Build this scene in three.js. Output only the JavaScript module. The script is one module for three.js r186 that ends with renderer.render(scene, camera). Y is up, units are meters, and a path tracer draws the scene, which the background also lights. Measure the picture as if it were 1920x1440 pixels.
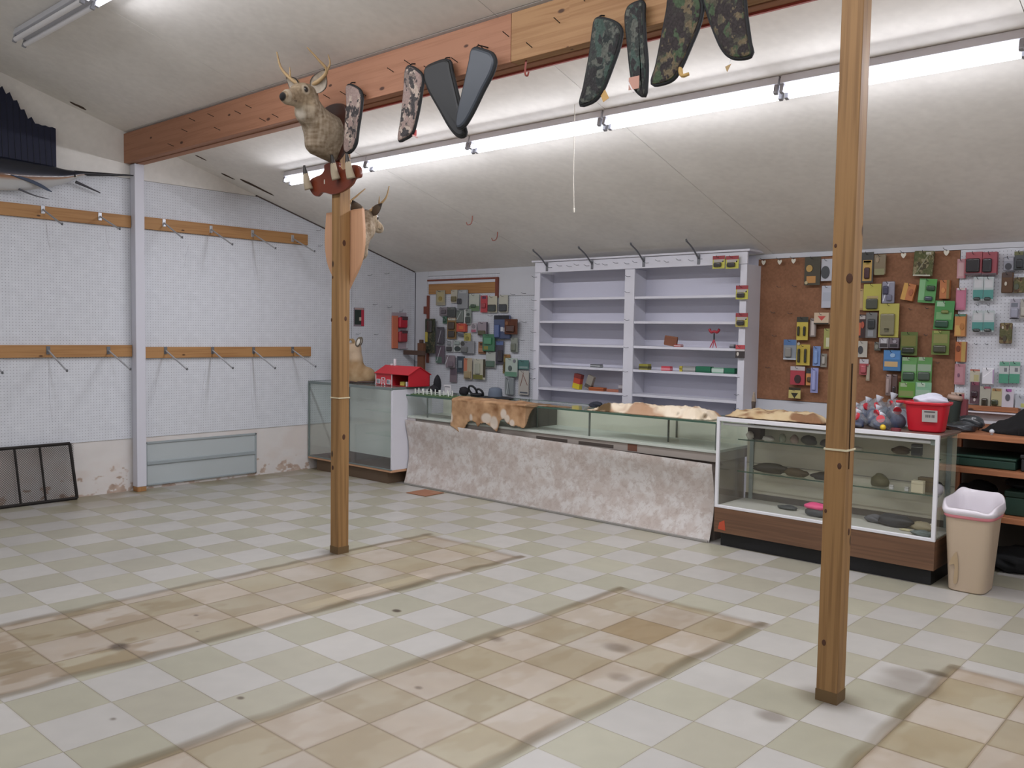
import * as THREE from 'three';
import { RoundedBoxGeometry } from 'three/addons/geometries/RoundedBoxGeometry.js';
import { mergeGeometries, mergeVertices } from 'three/addons/utils/BufferGeometryUtils.js';
import { MarchingCubes } from 'three/addons/objects/MarchingCubes.js';
import { RectAreaLightUniformsLib } from 'three/addons/lights/RectAreaLightUniformsLib.js';

// ---------- camera, exposure, lamps' strength ----------
RectAreaLightUniformsLib.init();
const scene = new THREE.Scene();
scene.background = new THREE.Color(0x0a0a0b);
const camera = new THREE.PerspectiveCamera(47.267, 4 / 3, 0.05, 60);
camera.position.set(8.129, 1.5465, 7.22);
camera.rotation.set(-0.05897, 0.73322, 0.01623, 'YXZ');
const renderer = new THREE.WebGLRenderer({ antialias: true });
renderer.toneMapping = THREE.LinearToneMapping;
renderer.toneMappingExposure = 2.5;
renderer.shadowMap.enabled = true;
const TUBE_GLOW = 2, LAMP_DOWN = 0.6, LAMP_SIDE = 20, LAMP_COLOR = 0xf8f8ff;

// ---------- room measures (metres; origin in the back left corner) ----------
const ROOM_W = 11.5, RIDGE_Z = 7.4, FRONT_Z = 12.4, SLOPE = 0.298, EAVE = 2.26;
const ceilAt = z => EAVE + SLOPE * Math.min(z, 2 * RIDGE_Z - z);
const TILE = 0.3048, TX = 4.5586, TZ = 3.25;

// ---------- helpers ----------
const taken = {}, placed = new WeakSet();
function numbered(n) { const k = taken[n] = (taken[n] ?? -1) + 1; return k ? n + '_' + String(k).padStart(3, '0') : n; }
function rng(seed) { let s = seed >>> 0; return () => { s = (s + 0x6D2B79F5) | 0; let t = Math.imul(s ^ s >>> 15, 1 | s); t ^= t + Math.imul(t ^ t >>> 7, 61 | t); return ((t ^ t >>> 14) >>> 0) / 4294967296; }; }
function thing(name, label, category, group) {
  const g = new THREE.Group(); g.name = numbered(name); g.userData = { label, category };
  if (group) g.userData.group = group;
  scene.add(g); return g;
}
function structure(name) { const g = new THREE.Group(); g.name = name; g.userData.kind = 'structure'; scene.add(g); return g; }
function part(parent, name, geo, m, label) {
  const o = new THREE.Mesh(geo, m); o.name = name; o.castShadow = o.receiveShadow = true;
  if (label) o.userData.label = label;
  parent.add(o); return o;
}
function single(name, label, category, geo, m, group) {          // a thing that is one mesh
  geo.computeBoundingBox(); const b = geo.boundingBox, c = new THREE.Vector3((b.min.x + b.max.x) / 2, b.min.y, (b.min.z + b.max.z) / 2);
  geo.translate(-c.x, -c.y, -c.z);
  const o = part(scene, numbered(name), geo, m); o.position.copy(c); o.userData.label = label; o.userData.category = category;
  if (group) o.userData.group = group;
  return o;
}
function copyOf(src, label, pos, rotY = 0) {                      // a clone with its own name and label
  const o = src.clone(); o.name = numbered(src.name.replace(/_\d{3}$/, '')); o.userData = { ...src.userData, label };
  o.position.copy(pos); o.rotation.y = rotY; scene.add(o); placed.add(o); return o;
}
function settle(g) {                                               // put a thing's origin at its base
  g.updateMatrixWorld(true);
  const b = new THREE.Box3().setFromObject(g), p = new THREE.Vector3((b.min.x + b.max.x) / 2, b.min.y, (b.min.z + b.max.z) / 2);
  g.children.forEach(c => c.position.sub(p)); g.position.add(p);
}
const ORD = ['first', 'second', 'third', 'fourth', 'fifth', 'sixth', 'seventh', 'eighth', 'ninth', 'tenth', 'eleventh', 'twelfth', 'thirteenth', 'fourteenth', 'fifteenth', 'sixteenth', 'seventeenth', 'eighteenth'];

// noise
function hash(x, y, s) { let h = (Math.imul(x, 374761393) + Math.imul(y, 668265263) + Math.imul(s, 1442695041)) | 0; h = Math.imul(h ^ (h >>> 13), 1274126177); h ^= h >>> 16; return (h >>> 0) / 4294967296; }
function vnoise(x, y, s = 1, px = 0, py = 0) {
  const xi = Math.floor(x), yi = Math.floor(y), fx = x - xi, fy = y - yi, u = fx * fx * (3 - 2 * fx), v = fy * fy * (3 - 2 * fy);
  const mx = a => px ? ((a % px) + px) % px : a, my = a => py ? ((a % py) + py) % py : a;
  const x0 = mx(xi), x1 = mx(xi + 1), y0 = my(yi), y1 = my(yi + 1);
  const a = hash(x0, y0, s), b = hash(x1, y0, s), c = hash(x0, y1, s), d = hash(x1, y1, s);
  return a + (b - a) * u + (c - a) * v + (a - b - c + d) * u * v;
}
function fbm(x, y, s = 1, o = 4, px = 0, py = 0) { let t = 0, a = 0.5, n = 0; for (let i = 0; i < o; i++) { t += a * vnoise(x, y, s + i, px, py); n += a; a *= 0.5; x *= 2; y *= 2; px *= 2; py *= 2; } return t / n; }
const sst = (a, b, x) => { const t = Math.min(1, Math.max(0, (x - a) / (b - a))); return t * t * (3 - 2 * t); };
const mix = (a, b, t) => a + (b - a) * t;
const mix3 = (a, b, t) => [mix(a[0], b[0], t), mix(a[1], b[1], t), mix(a[2], b[2], t)];

// textures: fn(u, v) gives sRGB 0..255; the picture covers sizeX by sizeY metres
function tex(w, h, sizeX, sizeY, fn, srgb = true) {
  const d = new Uint8Array(w * h * 4);
  for (let j = 0; j < h; j++) for (let i = 0; i < w; i++) {
    const c = fn((i + 0.5) / w, (j + 0.5) / h), k = (j * w + i) * 4;
    d[k] = Math.max(0, Math.min(255, c[0])); d[k + 1] = Math.max(0, Math.min(255, c[1])); d[k + 2] = Math.max(0, Math.min(255, c[2])); d[k + 3] = 255;
  }
  const t = new THREE.DataTexture(d, w, h, THREE.RGBAFormat);
  t.wrapS = t.wrapT = THREE.RepeatWrapping; t.magFilter = THREE.LinearFilter; t.minFilter = THREE.LinearMipmapLinearFilter; t.generateMipmaps = true;
  if (srgb) t.colorSpace = THREE.SRGBColorSpace;
  t.repeat.set(1 / sizeX, 1 / sizeY); t.needsUpdate = true; return t;
}
const matCache = new Map();
function mat(color, roughness = 0.7, extra = {}) {
  const key = color + '|' + roughness + '|' + Object.entries(extra).map(([k, v]) => k + (v?.uuid ?? v)).join();
  if (!matCache.has(key)) {
    const M = ['transmission', 'clearcoat', 'sheen'].some(k => k in extra) ? THREE.MeshPhysicalMaterial : THREE.MeshStandardMaterial;
    matCache.set(key, new M({ color, roughness, ...extra }));
  }
  return matCache.get(key);
}
// uv in metres from position; v runs along the grain axis where the face has it
function metreUV(geo, grain = 'y') {
  const g = geo.index ? geo.toNonIndexed() : geo, p = g.attributes.position, n = g.attributes.normal, uv = new Float32Array(p.count * 2);
  const ax = { x: 0, y: 1, z: 2 }, gi = ax[grain];
  for (let f = 0; f < p.count; f += 3) {
    const N = [0, 0, 0];
    for (let k = 0; k < 3; k++) { N[0] += Math.abs(n.getX(f + k)); N[1] += Math.abs(n.getY(f + k)); N[2] += Math.abs(n.getZ(f + k)); }
    const d = N.indexOf(Math.max(...N)), two = [0, 1, 2].filter(a => a !== d);
    let vAx = two.includes(gi) ? gi : two[1], uAx = two.find(a => a !== vAx);
    for (let k = 0; k < 3; k++) { const q = [p.getX(f + k), p.getY(f + k), p.getZ(f + k)]; uv[(f + k) * 2] = q[uAx] + q[d] * 0.37; uv[(f + k) * 2 + 1] = q[vAx]; }
  }
  g.setAttribute('uv', new THREE.BufferAttribute(uv, 2)); return g;
}
function box(x0, x1, y0, y1, z0, z1, r = 0, grain = 'y') {
  const w = x1 - x0, h = y1 - y0, d = z1 - z0, rr = Math.min(r, w / 2.2, h / 2.2, d / 2.2);
  const g = rr > 0 ? new RoundedBoxGeometry(w, h, d, 1, rr) : new THREE.BoxGeometry(w, h, d);
  g.translate((x0 + x1) / 2, (y0 + y1) / 2, (z0 + z1) / 2); return metreUV(g, grain);
}
const V = (x, y, z) => new THREE.Vector3(x, y, z);
function merge(list) { return mergeGeometries(list.map(g => g.index ? g.toNonIndexed() : g)); }
function rod(pts, r0, r1 = r0, radial = 6, seg = 0) {              // tapered tube along points, closed ends
  const P = pts.map(p => V(...p)), curve = P.length > 2 ? new THREE.CatmullRomCurve3(P) : new THREE.LineCurve3(P[0], P[1]);
  const n = seg || (P.length > 2 ? (P.length - 1) * 5 : 1), fr = curve.computeFrenetFrames(n, false);
  const pos = [], idx = [];
  for (let i = 0; i <= n; i++) {
    const t = i / n, c = curve.getPointAt(t), r = mix(r0, r1, t);
    for (let k = 0; k < radial; k++) { const a = k / radial * Math.PI * 2, q = c.clone().addScaledVector(fr.normals[i], Math.cos(a) * r).addScaledVector(fr.binormals[i], Math.sin(a) * r); pos.push(q.x, q.y, q.z); }
  }
  for (let i = 0; i < n; i++) for (let k = 0; k < radial; k++) { const a = i * radial + k, b = i * radial + (k + 1) % radial; idx.push(a, b, a + radial, b, b + radial, a + radial); }
  for (const [row, flip] of [[0, 1], [n, 0]]) { const c = pos.length / 3, q = curve.getPointAt(row / n); pos.push(q.x, q.y, q.z); for (let k = 0; k < radial; k++) { const a = row * radial + k, b = row * radial + (k + 1) % radial; flip ? idx.push(c, b, a) : idx.push(c, a, b); } }
  const g = new THREE.BufferGeometry(); g.setAttribute('position', new THREE.Float32BufferAttribute(pos, 3)); g.setIndex(idx); g.computeVertexNormals();
  g.setAttribute('uv', new THREE.Float32BufferAttribute(new Float32Array(pos.length / 3 * 2), 2)); return g;
}
function slab(poly, depth, bevel = 0.003, z = 0) {                 // outline in x,y extruded along z
  const s = new THREE.Shape(poly.map(p => new THREE.Vector2(p[0], p[1])));
  const g = new THREE.ExtrudeGeometry(s, { depth: depth - 2 * bevel, bevelEnabled: bevel > 0, bevelSize: bevel, bevelOffset: -bevel, bevelThickness: bevel, bevelSegments: 2, curveSegments: 8 });
  g.translate(0, 0, z + bevel); return g;
}
function smooth(poly, n = 60, closed = true) { return new THREE.CatmullRomCurve3(poly.map(p => V(p[0], p[1], 0)), closed, 'centripetal').getPoints(n).slice(0, closed ? -1 : undefined).map(p => [p.x, p.y]); }
function inside(poly, x, y) { let c = false; for (let i = 0, j = poly.length - 1; i < poly.length; j = i++) { const [xi, yi] = poly[i], [xj, yj] = poly[j]; if ((yi > y) !== (yj > y) && x < (xj - xi) * (y - yi) / (yj - yi) + xi) c = !c; } return c; }
// a soft sheet with thickness: the outline's cells, bent into place by where(a, b, side), coloured by tint(a, b)
function sheet(poly, cell, where, tint) {
  const xs = poly.map(p => p[0]), ys = poly.map(p => p[1]), x0 = Math.min(...xs), y0 = Math.min(...ys);
  const nx = Math.ceil((Math.max(...xs) - x0) / cell), ny = Math.ceil((Math.max(...ys) - y0) / cell);
  const on = (i, j) => i >= 0 && j >= 0 && i < nx && j < ny && inside(poly, x0 + (i + 0.5) * cell, y0 + (j + 0.5) * cell);
  const pos = [], col = [], idx = [], at = new Map();
  const vert = (i, j, s) => { const k = (i * 4000 + j) * 2 + s; if (!at.has(k)) { at.set(k, pos.length / 3); const a = x0 + i * cell, b = y0 + j * cell; pos.push(...where(a, b, s)); col.push(...tint(a, b, s)); } return at.get(k); };
  const quad = (a, b, c, d) => idx.push(a, b, c, a, c, d);
  for (let i = 0; i < nx; i++) for (let j = 0; j < ny; j++) if (on(i, j)) {
    quad(vert(i, j, 1), vert(i, j + 1, 1), vert(i + 1, j + 1, 1), vert(i + 1, j, 1));
    quad(vert(i, j, 0), vert(i + 1, j, 0), vert(i + 1, j + 1, 0), vert(i, j + 1, 0));
    if (!on(i - 1, j)) quad(vert(i, j, 0), vert(i, j + 1, 0), vert(i, j + 1, 1), vert(i, j, 1));
    if (!on(i + 1, j)) quad(vert(i + 1, j, 1), vert(i + 1, j + 1, 1), vert(i + 1, j + 1, 0), vert(i + 1, j, 0));
    if (!on(i, j - 1)) quad(vert(i, j, 1), vert(i + 1, j, 1), vert(i + 1, j, 0), vert(i, j, 0));
    if (!on(i, j + 1)) quad(vert(i, j + 1, 0), vert(i + 1, j + 1, 0), vert(i + 1, j + 1, 1), vert(i, j + 1, 1));
  }
  const g = new THREE.BufferGeometry(); g.setAttribute('position', new THREE.Float32BufferAttribute(pos, 3)); g.setAttribute('color', new THREE.Float32BufferAttribute(col, 3)); g.setIndex(idx); g.computeVertexNormals(); return g;
}
// a continuous body: bones [ax,ay,az,ra, bx,by,bz,rb] joined smoothly, meshed in a cube; tint(x,y,z) gives linear colour
function body(bones, centre, half, res, k, tint, rough = 0.0, zMin = -9) {
  const mc = new MarchingCubes(res, new THREE.MeshBasicMaterial(), false, false, 200000); mc.isolation = 0;
  const h = res / 2;
  for (let z = 0; z < res; z++) for (let y = 0; y < res; y++) for (let x = 0; x < res; x++) {
    const px = centre[0] + (x - h) / h * half, py = centre[1] + (y - h) / h * half, pz = centre[2] + (z - h) / h * half;
    let d = 9;
    for (const b of bones) {
      const ux = b[4] - b[0], uy = b[5] - b[1], uz = b[6] - b[2], L = ux * ux + uy * uy + uz * uz || 1e-9;
      const t = Math.max(0, Math.min(1, ((px - b[0]) * ux + (py - b[1]) * uy + (pz - b[2]) * uz) / L));
      const e = Math.hypot(px - b[0] - ux * t, py - b[1] - uy * t, pz - b[2] - uz * t) - mix(b[3], b[7], t);
      const m = Math.max(0, 1 - Math.abs(d - e) / k); d = Math.min(d, e) - m * m * k / 4;
    }
    d = Math.max(d, zMin - pz);
    if (rough) d += (fbm(px * 70, pz * 70, 5, 2) + fbm(py * 70, pz * 50 + px * 40, 7, 2) - 1) * rough * 0.6;
    mc.field[z * res * res + y * res + x] = -d;
  }
  mc.update();
  const P = new Float32Array(mc.count * 3);
  for (let i = 0; i < mc.count * 3; i += 3) for (let a = 0; a < 3; a++) P[i + a] = centre[a] + mc.positionArray[i + a] * half;
  let g = new THREE.BufferGeometry(); g.setAttribute('position', new THREE.BufferAttribute(P, 3)); g = mergeVertices(g, 1e-5);
  let vol = 0; const ix = g.index.array, q = g.attributes.position;
  for (let i = 0; i < ix.length; i += 3) { const a = V(0, 0, 0).fromBufferAttribute(q, ix[i]), b = V(0, 0, 0).fromBufferAttribute(q, ix[i + 1]), c = V(0, 0, 0).fromBufferAttribute(q, ix[i + 2]); vol += a.dot(b.cross(c)); }
  if (vol < 0) for (let i = 0; i < ix.length; i += 3) { const t = ix[i]; ix[i] = ix[i + 1]; ix[i + 1] = t; }
  g.computeVertexNormals();
  const col = new Float32Array(q.count * 3); for (let i = 0; i < q.count; i++) col.set(tint(q.getX(i), q.getY(i), q.getZ(i)), i * 3);
  g.setAttribute('color', new THREE.BufferAttribute(col, 3)); return g;
}
function blob(rx, ry, rz, seed, amp = 0.25, seg = 14) {            // lumpy rounded lump, flat underneath
  const g = new THREE.SphereGeometry(1, seg, Math.round(seg * 0.7)), p = g.attributes.position;
  for (let i = 0; i < p.count; i++) {
    const x = p.getX(i), y = p.getY(i), z = p.getZ(i), f = 1 + amp * (fbm(x * 2 + 7 + z, y * 2 + 9 - z, seed, 3) - 0.5) * 2;
    p.setXYZ(i, x * f * rx, Math.max(-ry * 0.75, y * f * ry) + ry * 0.75, z * f * rz);
  }
  g.computeVertexNormals(); return g;
}
const lin = hex => { const c = new THREE.Color(hex); return [c.r, c.g, c.b]; };

// ---------- materials ----------
function woodTex(base, dark, seed, contrast = 1, knots = 3) {
  const R = rng(seed), K = []; for (let i = 0; i < knots; i++) K.push([R(), R(), 0.03 + R() * 0.03]);
  return tex(256, 512, 0.3, 1.3, (u, v) => {
    let w = 0, kd = 0;
    for (const [a, b, r] of K) { let dx = (u - a) * 0.3, dy = (v - b) * 1.3; const d = Math.hypot(dx * 2.2, dy) / r; w += Math.exp(-d * 0.9) * 0.6; kd = Math.max(kd, 1 - sst(0.25, 0.6, d)); }
    const g = fbm(u * 24 + w * 3, v * 3, seed, 3, 24, 3), f = fbm(u * 90, v * 8, seed + 9, 2, 90, 8), b = fbm(u * 3, v * 2, seed + 20, 2, 3, 2);
    let t = (sst(0.3, 0.75, g) * 0.55 + (f - 0.5) * 0.35 + (b - 0.5) * 0.5) * contrast;
    const c = mix3(base, dark, Math.min(1, Math.max(0, t)));
    return mix3(c, [dark[0] * 0.45, dark[1] * 0.4, dark[2] * 0.4], kd * 0.85);
  });
}
const woodMap = { post: woodTex([150, 114, 70], [104, 74, 40], 11, 0.8), rail: woodTex([172, 128, 80], [140, 96, 54], 23, 0.8, 2), beam: woodTex([166, 118, 90], [136, 90, 64], 31, 0.7, 2), beam2: woodTex([164, 126, 86], [134, 94, 58], 37, 0.9, 3), pine: woodTex([170, 112, 76], [126, 78, 50], 41, 0.8, 2), veneer: woodTex([108, 78, 56], [80, 56, 40], 47, 0.9, 0), tan: woodTex([196, 152, 118], [172, 128, 96], 53, 0.5, 0) };
const M = {
  post: mat(0xffffff, 0.62, { map: woodMap.post }), rail: mat(0xffffff, 0.65, { map: woodMap.rail }), beam: mat(0xffffff, 0.7, { map: woodMap.beam }), beam2: mat(0xffffff, 0.7, { map: woodMap.beam2 }),
  pine: mat(0xffffff, 0.65, { map: woodMap.pine }), veneer: mat(0xffffff, 0.5, { map: woodMap.veneer }), tanwood: mat(0xffffff, 0.55, { map: woodMap.tan }),
  mahogany: mat(0x6a2c18, 0.35, { clearcoat: 0.5, clearcoatRoughness: 0.25 }), darkplaque: mat(0x3a1c14, 0.35, { clearcoat: 0.4, clearcoatRoughness: 0.3 }),
  white: mat(0xd6d6de, 0.55), whiteGloss: mat(0xdedee2, 0.35), chrome: mat(0xb0b2b6, 0.35, { metalness: 0.45 }), steel: mat(0x707276, 0.45, { metalness: 0.4 }), black: mat(0x141416, 0.6), dark: mat(0x25262a, 0.7), iron: mat(0x2c2826, 0.75, { metalness: 0.4 }),
  glass: mat(0xfefffe, 0.03, { transmission: 1, thickness: 0, ior: 1.45 }), shelfGlass: mat(0xf9fdfb, 0.04, { transmission: 1, thickness: 0, ior: 1.45 }), glassEdge: mat(0x3f5a4c, 0.25),
  fur: new THREE.MeshStandardMaterial({ color: 0xffffff, roughness: 0.95, vertexColors: true }),
  antler: mat(0xa58a62, 0.6), eye: mat(0x0c0806, 0.08, { clearcoat: 1 }), clearWrap: mat(0xdfe4e8, 0.12, { transmission: 0.85, thickness: 0, ior: 1.4 }),
};
const ceilMap = tex(512, 512, 2.6, 2.6, (u, v) => { const n = fbm(u * 6, v * 6, 3, 4, 6, 6), f = fbm(u * 70, v * 70, 8, 2, 70, 70), t = 232 + (n - 0.5) * 18 + (f - 0.5) * 9; return [t + 2, t - 1, t - 7]; });
const wallMap = tex(512, 512, 2, 2, (u, v) => { const n = fbm(u * 5, v * 5, 13, 4, 5, 5), t = 206 + (n - 0.5) * 14; return [t - 1, t + 1, t + 6]; });
function pegTex(base, hole, sp, seed) { return tex(512, 512, sp * 16, sp * 16, (u, v) => { const a = (u * 16) % 1 - 0.5, b = (v * 16) % 1 - 0.5, d = Math.hypot(a, b), t = (fbm(u * 8, v * 8, seed, 3, 8, 8) - 0.5) * 12, h = 1 - sst(0.11, 0.17, d); return mix3([base[0] + t, base[1] + t, base[2] + t], hole, h); }); }
const pegMap = pegTex([210, 213, 219], [158, 160, 166], 0.0254, 17), hardMap = tex(512, 512, 1.2, 1.2, (u, v) => { const n = fbm(u * 8, v * 8, 61, 4, 8, 8), f = fbm(u * 90, v * 90, 67, 2, 90, 90), t = (n - 0.5) * 26 + (f - 0.5) * 22; return [138 + t, 96 + t * 0.8, 68 + t * 0.7]; });
M.ceiling = mat(0xffffff, 0.85, { map: ceilMap }); M.wall = mat(0xffffff, 0.8, { map: wallMap }); M.peg = mat(0xffffff, 0.6, { map: pegMap }); M.hardboard = mat(0xffffff, 0.75, { map: hardMap });
const masonryMap = tex(1024, 128, 8, 0.56, (u, v) => {
  const x = u * 8, y = v * 0.56, n = fbm(x * 3, y * 5, 71, 5), p = fbm(x * 14, y * 18, 77, 4) - y * 1.3 + 0.07, peel = sst(0.56, 0.64, p), c = mix3([214 + (n - 0.5) * 16, 210 + (n - 0.5) * 17, 207 + (n - 0.5) * 18], [204, 192, 184], sst(0.45, 0.7, n) * 0.5);
  return mix3(c, mix3([196, 174, 158], [140, 112, 92], fbm(x * 20, y * 20, 79, 2)), peel * 0.75);
});
M.masonry = mat(0xffffff, 0.9, { map: masonryMap });
const marbleMap = tex(1024, 512, 1.0, 0.5, (u, v) => {
  const a = fbm(u * 12, v * 6, 83, 5, 12, 6), b = fbm(u * 26 + a * 4, v * 13 + a * 4, 89, 4, 26, 13), vein = 1 - sst(0.0, 0.07, Math.abs(b - 0.5)), spot = sst(0.55, 0.72, fbm(u * 22, v * 11, 97, 4, 22, 11));
  let c = mix3([206, 202, 198], [190, 180, 173], sst(0.35, 0.7, a)); c = mix3(c, [158, 140, 130], vein * 0.28 + spot * 0.24); return c;
});
M.marble = mat(0xffffff, 0.5, { map: marbleMap, side: THREE.DoubleSide });
function camoTex(cols, seed, f = 5) { return tex(384, 384, 0.4, 0.4, (u, v) => { let c = cols[0]; for (let k = 1; k < cols.length; k++) { const q = f * (k % 2 ? 2 : 3), n = fbm(u * q, v * f * (k % 3 + 1), seed + k * 7, 4, q, f * (k % 3 + 1)); c = mix3(c, cols[k], sst(0.5, 0.56, n)); } const g = (fbm(u * 60, v * 60, seed + 99, 2, 60, 60) - 0.5) * 30; return [c[0] + g, c[1] + g, c[2] + g]; }); }

// ---------- floor: checkerboard of one-foot tiles, worn where shelving once stood ----------
const bands = [[3.25, 4.16, 2.74], [5.13, 6.02, 2.87], [6.99, 7.9, 2.8]];
const floorMap = tex(2048, 2048, 10.24, 10.24, (u, v) => {
  const x = u * 10.24, z = v * 10.24, n = fbm(x * 1.3, z * 1.3, 101, 4), f = fbm(x * 14, z * 14, 107, 2), w = (vnoise(x * 7, z * 7, 111) - 0.5) * 0.03;
  let c = [1, 1, 1]; const g = 0.97 + (n - 0.5) * 0.07 + (f - 0.5) * 0.035; c = [g, g, g * 0.995];
  const jx = Math.abs(((x - TX) / TILE % 1 + 1.5) % 1 - 0.5) * TILE, jz = Math.abs(((z - TZ) / TILE % 1 + 1.5) % 1 - 0.5) * TILE, joint = 1 - sst(0.002, 0.009, Math.min(jx, jz) + w * 0.1);
  bands.forEach(([x0, x1, z0], k) => {
    const m = sst(x0 - 0.012, x0 + 0.012, x + w) * (1 - sst(x1 - 0.012, x1 + 0.012, x + w)) * sst(z0 - 0.02, z0 + 0.02, z + w);
    if (m > 0) {
      const s = fbm(x * 3.2, z * 3.2, 121 + k, 4), t = fbm(x * 9 + 4, z * 5, 131 + k, 3), heavy = k === 0 ? sst(4.3, 5.4, z) : 0.25;
      let d = mix3([0.99, 0.955, 0.915], [0.95, 0.895, 0.83], sst(0.3, 0.7, s)); d = mix3(d, [0.82, 0.735, 0.62], sst(0.48, 0.64, t) * (0.12 + 0.75 * heavy) * 0.9);
      d = mix3(d, [0.72, 0.63, 0.52], joint * 0.38);
      c = mix3(c, [c[0] * d[0], c[1] * d[1], c[2] * d[2]], m);
      if (k === 0) c = mix3(c, [1.02, 0.97, 0.9], m * sst(4.02, 4.035, x) * (1 - sst(4.1, 4.12, x)) * sst(0.38, 0.55, vnoise(z * 1.9, 3, 141)) * 0.8);
    }
    // grime lines along the old shelf edges
    for (const [e, wd, st] of [[x0 - 0.012, 0.042, 1.0], [x1 + 0.015, 0.046, 1.15]]) { const q = Math.abs(x - e + w); if (z > z0 - 0.05 && q < wd) c = mix3(c, [c[0] * 0.7, c[1] * 0.655, c[2] * 0.58], Math.min(1, (1 - q / wd) * 1.3) * st * (0.62 + 0.5 * (vnoise(z * 4, x * 9, 151) - 0.3))); }
    const qe = Math.abs(z - z0 + w); if (x > x0 - 0.04 && x < x1 + 0.06 && qe < 0.05) c = mix3(c, [c[0] * 0.74, c[1] * 0.69, c[2] * 0.63], (1 - qe / 0.05) * 0.5);
  });
  c = mix3(c, [c[0] * 0.8, c[1] * 0.74, c[2] * 0.64], joint * 0.18);
  c = mix3(c, [c[0] * 0.84, c[1] * 0.8, c[2] * 0.72], (1 - sst(0.0, 1.0, x)) * sst(0.35, 0.6, fbm(x * 2, z * 2, 161, 3)) * 0.8);      // along the wall
  for (const [sx, sz, sr, a] of [[4.48, 4.09, 0.022, 0.9], [3.95, 5.39, 0.05, 0.7], [5.35, 4.71, 0.02, 0.5], [5.92, 4.0, 0.05, 0.25], [5.17, 4.03, 0.05, 0.45], [5.69, 3.7, 0.07, 0.4], [4.02, 5.02, 0.018, 0.6], [3.78, 4.9, 0.014, 0.6], [4.9, 5.3, 0.015, 0.7], [4.72, 5.75, 0.02, 0.6], [6.95, 2.93, 0.05, 0.5], [6.6, 3.9, 0.06, 0.35], [6.86, 3.05, 0.1, 0.3], [6.9, 3.2, 0.12, 0.25], [6.7, 3.56, 0.13, 0.35], [3.21, 3.56, 0.12, 0.3]]) {
    const d = Math.hypot(x - sx, (z - sz) * 1.3) + w; if (d < sr * 1.6) c = mix3(c, [c[0] * 0.42, c[1] * 0.36, c[2] * 0.3], (1 - sst(sr * 0.4, sr * 1.5, d)) * a);
  }
  return [c[0] * 250, c[1] * 250, c[2] * 250];
});
{
  const floor = structure('floor');
  part(floor, 'floor_base', box(-0.15, ROOM_W + 0.15, -0.2, -0.0045, -0.15, FRONT_Z + 0.15), mat(0x6e6250, 0.9));
  camera.updateMatrixWorld(); camera.aspect = 4 / 3; camera.updateProjectionMatrix();
  const whites = [0xb4b1ac, 0xb0ada8, 0xb7b4af, 0xb2afaa].map(c => mat(c, 0.38, { map: floorMap })), creams = [0xa6a291, 0xa29f8d, 0xa9a694, 0xa39f8f].map(c => mat(c, 0.38, { map: floorMap })), olive = mat(0x9d927a, 0.4, { map: floorMap });
  const R = rng(5), list = [];
  for (let i = -15; i < 24; i++) for (let j = -11; j < 31; j++) {
    const x0 = Math.max(0, TX + i * TILE), x1 = Math.min(ROOM_W, TX + (i + 1) * TILE), z0 = Math.max(0, TZ + j * TILE), z1 = Math.min(FRONT_Z, TZ + (j + 1) * TILE);
    if (x1 - x0 < 0.02 || z1 - z0 < 0.02) continue;
    const q = V((x0 + x1) / 2, 0, (z0 + z1) / 2), d = q.distanceTo(camera.position), p = q.clone().project(camera), seen = Math.abs(p.x) < 1.06 && p.y > -1.12 && p.y < 0.35 && p.z < 1;
    list.push({ x0, x1, z0, z1, white: (i + j) % 2 === 0, seen, d, v: Math.floor(R() * 4), olive: i === 3 && j === 0, h: R() * 0.0006 });
  }
  list.sort((a, b) => (b.seen - a.seen) || a.d - b.d);
  const geoOf = t => box(t.x0 + 0.0005, t.x1 - 0.0005, -0.0045, -t.h, t.z0 + 0.0005, t.z1 - 0.0005, 0, 'z');
  list.slice(0, 300).forEach(t => part(floor, 'tile', geoOf(t), t.olive ? olive : (t.white ? whites : creams)[t.v]));
  for (const w of [true, false]) { const rest = part(floor, 'tile_field', merge(list.slice(300).filter(t => t.white === w).map(geoOf)), (w ? whites : creams)[0]); rest.userData.kind = 'stuff'; }
}

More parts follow.
